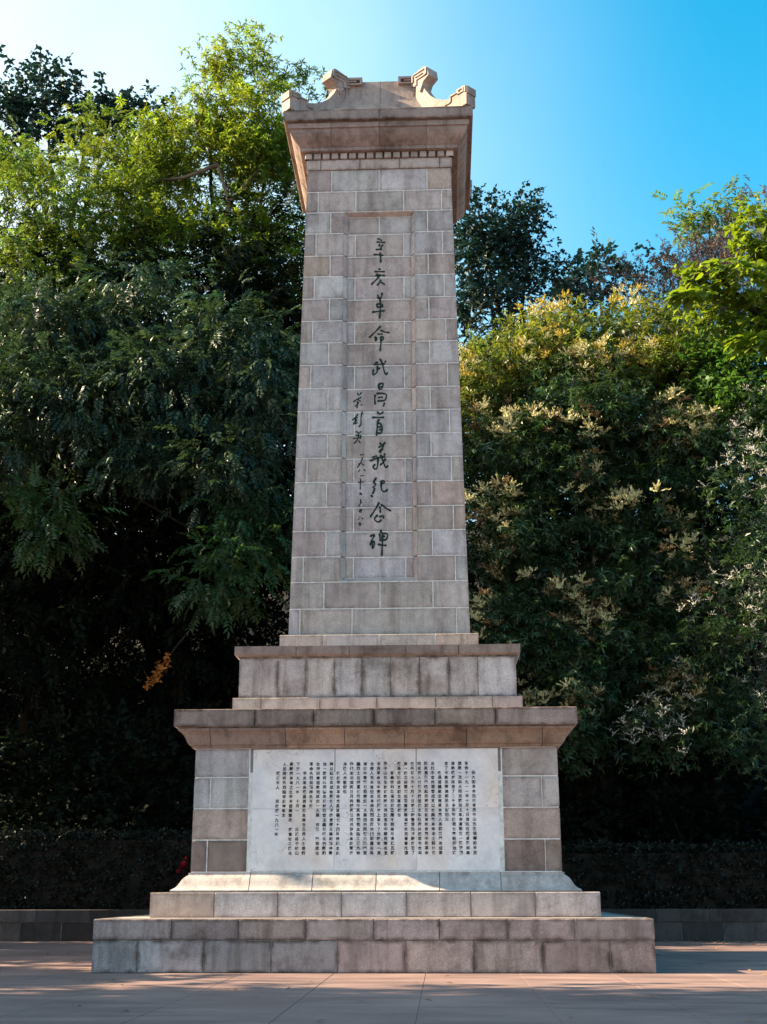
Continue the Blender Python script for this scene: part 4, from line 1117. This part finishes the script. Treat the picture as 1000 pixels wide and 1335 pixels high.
# blossom: sprays of upright catkins, one part each
def spike_mesh(sd, n, L, up, mat, per=7, bit=0.055):
    """a spray of n catkins, each a row of small tufts"""
    r = random.Random(sd)
    Q = []
    for i in range(n):
        yaw = i * 2.4 + r.uniform(-.4, .4); pit = up + r.uniform(-0.5, 0.45)
        d = np.array((math.cos(pit) * math.cos(yaw), math.cos(pit) * math.sin(yaw), math.sin(pit)))
        l = L * r.uniform(0.6, 1.15)
        for k in range(per):
            s = (k + 0.6) / per
            p_ = d * l * s + np.array((0, 0, -0.10 * s * s * l / 0.3))
            sz = bit * (1.15 - 0.5 * s) * r.uniform(0.75, 1.25)
            Q.append(place_leaf(leaf_quad(sz * 1.5, sz * 0.75, 0.2, 0.1), yaw + r.choice((-1, 1)) * r.uniform(0.2, 1.0), pit + r.uniform(-.7, .7), p_, r.uniform(-1, 1)))
    V = np.concatenate(Q); F = np.arange(len(V)).reshape(-1, 4)
    me = bpy.data.meshes.new('blossom'); me.from_pydata([tuple(v) for v in V], [], [tuple(int(q) for q in f) for f in F])
    a = me.attributes.new('tint', 'FLOAT_COLOR', 'POINT')
    for fi in range(len(F)):
        c = r.uniform(0.75, 1.2)
        for q in range(4): a.data[fi * 4 + q].color = (c, c * r.uniform(.95, 1.03), c * r.uniform(.8, 1.1), 1)
    me.materials.append(mat)
    return me
B_GOLD = leaf_material('golden_blossom', (0.50, 0.40, 0.09), (0.42, 0.34, 0.07), 0.3, 0.7, 0.1)
B_CREAM = leaf_material('cream_blossom', (0.58, 0.54, 0.30), (0.40, 0.37, 0.18), 0.3, 0.7, 0.1)
B_BROWN = leaf_material('fading_blossom', (0.24, 0.17, 0.09), (0.18, 0.12, 0.06), 0.25, 0.7, 0.1)
B_WHITE = leaf_material('whitish_blossom', (0.50, 0.50, 0.46), (0.3, 0.3, 0.25), 0.25, 0.7, 0.1)
def blossoms(root, pts, kinds, count, seed, size, accept):
    P, O = pts
    rs = np.random.RandomState(seed)
    ok = np.where((O[:, 1] < -0.05) & (O[:, 2] > -0.35))[0]
    rs.shuffle(ok)
    placed = []
    cents = []
    k = 0
    for i in ok:
        q = P[i]
        if not accept(q, rs): continue
        if any((q[0] - a[0]) ** 2 + (q[2] - a[2]) ** 2 < 0.02 for a in placed): continue
        o_ = O[i] / (np.linalg.norm(O[i]) + 1e-6)
        placed.append(q)
        o = bpy.data.objects.new('blossom', kinds[rs.randint(len(kinds))])
        C.objects.link(o); o.parent = root
        o.location = Vector(q + o_ * 0.22 + np.array([0, -0.1, 0.12])) - Vector(root.location)
        o.rotation_euler = (rs.uniform(0.0, 0.7), rs.uniform(-.4, .4), rs.uniform(0, 6.28))
        s = size * rs.uniform(0.7, 1.3); o.scale = (s, s, s)
        k += 1
        if k >= count: break
def patchy(freq, thr, ph=0.0):
    def f(q, rs):
        s = math.sin(q[0] * freq + ph) + math.sin(q[2] * freq * 1.1 + ph * 2) + math.sin((q[0] + q[2]) * freq * 0.6 + 1)
        return s > thr + rs.uniform(-.5, .5)
    return f
gold = [spike_mesh(s, 7, 0.30, 0.85, B_GOLD) for s in range(4)]
cream = [spike_mesh(s + 10, 7, 0.30, 0.8, B_CREAM) for s in range(4)]
brown = [spike_mesh(s + 20, 7, 0.28, 0.6, B_BROWN) for s in range(4)]
white = [spike_mesh(s + 30, 6, 0.42, 0.9, B_WHITE, 7, 0.04) for s in range(4)]
blossoms(ch_a, pa, gold + gold + cream, 280, 1, 1.35, lambda q, rs: q[0] < 9 and patchy(1.6, 0.6)(q, rs))
blossoms(ch_b, pb_, cream + cream + cream + brown, 290, 2, 1.45, patchy(2.1, 0.8, 1.0))
blossoms(ch_c, pc, brown + cream + cream, 200, 3, 1.4, patchy(2.1, 0.8, 2.2))
blossoms(wf, pw, white, 220, 4, 1.0, patchy(1.7, -0.1, 0.6))

# hedges on the terrace behind the wall
def hedge(label, x0, x1, y0, y1, z0, z1, seed, dens):
    rs = np.random.RandomState(seed)
    root = tag(empty('hedge', ((x0 + x1) / 2, (y0 + y1) / 2, z0)), label, 'hedge')
    g = Geo(); g.box(x0 + 0.1, x1 - 0.1, y0 + 0.15, y1 - 0.1, z0 - 0.1, z1 - 0.14)
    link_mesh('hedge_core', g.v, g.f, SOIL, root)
    nf = int((x1 - x0) * (z1 - z0) * dens); ntp = int((x1 - x0) * (y1 - y0) * dens)
    pf = np.stack([rs.uniform(x0, x1, nf), rs.normal(y0 + 0.05, 0.07, nf), rs.uniform(z0, z1, nf)], 1)
    ptp = np.stack([rs.uniform(x0, x1, ntp), rs.uniform(y0, y1, ntp), z1 - 0.05 + np.abs(rs.normal(0, 0.07, ntp)) + 0.05 * np.sin(np.linspace(0, 1, ntp) * 0)], 1)
    P = np.concatenate([pf, ptp])
    O = np.concatenate([np.tile([0, -0.8, 0.2], (nf, 1)), np.tile([0, 0, 0.8], (ntp, 1))])
    T = np.clip(rs.normal(1, 0.25, (len(P), 1)), 0.4, 1.8) * np.ones((1, 3))
    V, F, TT = scatter('tiny', P, O, 0.17, rs, T, 0.0)
    fast_mesh('foliage', V, F, L_HEDGE, root, TT)
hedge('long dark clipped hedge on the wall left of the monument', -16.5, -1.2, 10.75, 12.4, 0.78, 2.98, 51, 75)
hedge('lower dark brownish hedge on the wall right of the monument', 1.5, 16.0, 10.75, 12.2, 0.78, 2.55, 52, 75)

# shade trees left of the plaza, outside the picture: they throw the shade over the forecourt
shade_specs = [(-21.0, -12.0, 0, 10.5, 5.6, 4.3, 5.2), (-22.5, -20.0, 0, 11.0, 6.0, 5.0, 5.6), (-26.0, -12.7, 0, 16.5, 4.6, 4.4, 4.2), (-23.5, 2.6, 0, 13.0, 4.0, 4.6, 5.0), (-24.5, 12.5, 0, 19.0, 5.0, 5.6, 8.6), (-20.0, -5.6, 0, 7.0, 2.8, 1.6, 2.2), (-19.5, 4.6, 0, 6.0, 2.8, 5.4, 3.0), (-26.0, 23.0, 0, 15.5, 4.6, 6.0, 9.0)]
sh_label = ['wide shade tree left of the plaza beside the forecourt', 'wide shade tree left of the plaza nearest the viewer', 'taller shade tree left of the plaza behind the wide one', 'loose shade tree level with the monument left of the plaza', 'very tall shade tree left of the drooping evergreen', 'small shade tree in the gap between the wide one and the monument', 'low spreading shade tree left of the monument steps', 'tall shade tree left of the dark hollow on the slope']
for i, (x, y, zb, zc, a, b_, c_) in enumerate(shade_specs):
    rs = random.Random(i)
    lob = [(x, y, zc, a * 0.75, b_ * 0.75, c_ * 0.75)]
    for t in range(6):
        an = t * 1.047
        lob.append((x + a * 0.45 * math.cos(an), y + b_ * 0.45 * math.sin(an), zc + rs.uniform(-0.4, 0.4) * c_, a * 0.5, b_ * 0.5, c_ * 0.5))
    tree('shade_tree', sh_label[i], lob, (x, y, 0), 'broad', 0.8, 3.2 if i != 3 else 1.6, L_MID, 60 + i, tr=0.35, clump=0.7, back=1.0)

# understorey shrubs added behind the hedge, the hollow's shade put into their leaf colour
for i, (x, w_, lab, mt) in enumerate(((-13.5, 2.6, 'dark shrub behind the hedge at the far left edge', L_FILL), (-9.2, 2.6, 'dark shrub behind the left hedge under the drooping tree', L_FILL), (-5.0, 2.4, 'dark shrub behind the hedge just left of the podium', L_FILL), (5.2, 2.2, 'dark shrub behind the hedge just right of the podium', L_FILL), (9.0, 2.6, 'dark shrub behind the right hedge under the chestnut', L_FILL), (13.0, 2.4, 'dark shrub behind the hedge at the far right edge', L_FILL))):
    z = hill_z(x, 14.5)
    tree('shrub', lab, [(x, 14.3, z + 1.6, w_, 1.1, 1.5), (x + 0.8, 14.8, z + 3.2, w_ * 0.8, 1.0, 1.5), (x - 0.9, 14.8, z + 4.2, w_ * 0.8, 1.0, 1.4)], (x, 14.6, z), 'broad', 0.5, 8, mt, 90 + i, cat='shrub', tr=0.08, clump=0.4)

# undergrowth on the slope and fallen leaves on the ground
rs = np.random.RandomState(77)
n = 9000
ux = rs.uniform(-19, 17, n); uy = rs.uniform(12.3, 30, n)
P = np.stack([ux, uy, np.array([hill_z(a, b_) for a, b_ in zip(ux, uy)]) + rs.uniform(0, 0.7, n)], 1)
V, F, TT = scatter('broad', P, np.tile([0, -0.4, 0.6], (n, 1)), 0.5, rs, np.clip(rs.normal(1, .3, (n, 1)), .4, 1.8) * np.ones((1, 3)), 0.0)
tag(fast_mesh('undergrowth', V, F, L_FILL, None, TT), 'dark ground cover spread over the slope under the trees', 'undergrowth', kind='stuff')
n = 420
ux = np.concatenate([rs.uniform(4.0, 12, 260), rs.uniform(-12, 9, 160)]); uy = np.concatenate([9.9 - np.abs(rs.normal(0, 1.3, 260)), rs.uniform(-16, 9, 160)])
keep = (np.abs(ux) > 5.2) | (np.abs(uy) > 5.2)
ux, uy = ux[keep], uy[keep]; n = len(ux)
Q = []
L_LITTER = leaf_material('fallen_leaves', (0.22, 0.12, 0.05), (0.1, 0.05, 0.02), 0.1, 0.8, 0.2)
for i in range(n):
    Q.append(place_leaf(leaf_quad(rs.uniform(.08, .15), rs.uniform(.04, .07), 0.2, 0.1), rs.uniform(0, 6.28), 0.05, (ux[i], uy[i], 0.008), rs.uniform(-.3, .3)))
V = np.concatenate(Q); F = np.arange(len(V)).reshape(-1, 4)
tag(fast_mesh('fallen_leaves', V, F, L_LITTER, None, np.repeat(rs.uniform(.5, 1.4, (n, 1)), 4, 0) * np.ones((1, 3))), 'scattered dry brown leaves lying on the plaza paving', 'leaves', kind='stuff')

# red bloom at the hedge, left of the podium
RX, RY, RZ = (-6.31,10.5,2.06)
rf = tag(empty('red_flower', (RX, RY, 0.8)), 'crimson flower cluster against the hedge just left of the podium', 'flower')
L_RED = leaf_material('crimson_petals', (0.42, 0.012, 0.035), (0.3, 0.01, 0.03), 0.3, 0.5, 0.3)
rr = random.Random(5)
for cx2, cz2, s in ((0, 0, 1.0), (-0.14, -0.17, 0.7), (0.06, 0.2, 0.5)):
    Q = [place_leaf(leaf_quad(0.17 * s, 0.14 * s, 0.3, 0.25), i * 0.9 + rr.uniform(-.2, .2), rr.uniform(-0.6, 1.2), (RX + cx2, RY, RZ + cz2), 0) for i in range(16)]
    V = np.concatenate(Q)
    fast_mesh('petals', V, np.arange(len(V)).reshape(-1, 4), L_RED, rf, np.ones((len(V), 3)))
g = Geo(); tube(g, [(RX - 0.02, RY + 0.25, 0.8), (RX - 0.01, RY + 0.1, 1.3), (RX, RY, RZ)], 0.012, 0.008, 5); link_mesh('stem', g.v, g.f, BARK, rf)

# orange leaf spray for a sunlit patch: the sunlight is put into its colour
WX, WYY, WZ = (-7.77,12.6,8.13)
wb = tag(empty('sun_orange_spray', (WX, WYY, WZ)), 'orange leaf spray for a sunlit patch in the dark hollow left of the pedestal', 'branch')
L_SUN_ORANGE = leaf_material('sun_orange_leaves', (0.50, 0.20, 0.05), (0.45, 0.18, 0.04), 0.35, 0.7, 0.2)
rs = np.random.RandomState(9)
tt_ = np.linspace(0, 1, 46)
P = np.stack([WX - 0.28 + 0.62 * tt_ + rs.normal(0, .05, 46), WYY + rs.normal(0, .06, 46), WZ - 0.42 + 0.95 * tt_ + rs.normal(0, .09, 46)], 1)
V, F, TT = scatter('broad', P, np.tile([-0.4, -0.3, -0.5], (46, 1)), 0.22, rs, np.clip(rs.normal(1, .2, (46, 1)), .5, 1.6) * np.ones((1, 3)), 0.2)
fast_mesh('leaves', V, F, L_SUN_ORANGE, wb, TT)
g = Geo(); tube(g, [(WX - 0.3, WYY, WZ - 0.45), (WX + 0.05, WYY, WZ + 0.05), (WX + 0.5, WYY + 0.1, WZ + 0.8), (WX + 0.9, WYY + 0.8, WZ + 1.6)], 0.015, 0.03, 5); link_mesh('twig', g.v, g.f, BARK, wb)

# repeats share a group
GROUPS = {'chestnut_tree': 'chestnut trees in blossom right of the pillar', 'shade_tree': 'shade trees along the left of the plaza', 'shrub': 'dark shrubs behind the hedges', 'hedge': 'clipped hedges along the wall', 'evergreen_tree': 'dark evergreen trees on the slope', 'camphor_tree': 'sunlit green trees at the upper left', 'broadleaf_tree': 'far broadleaf trees on the skyline'}
for o in list(bpy.data.objects):
    k = o.name.split('.')[0]
    if o.parent is None and k in GROUPS:
        o['group'] = GROUPS[k]
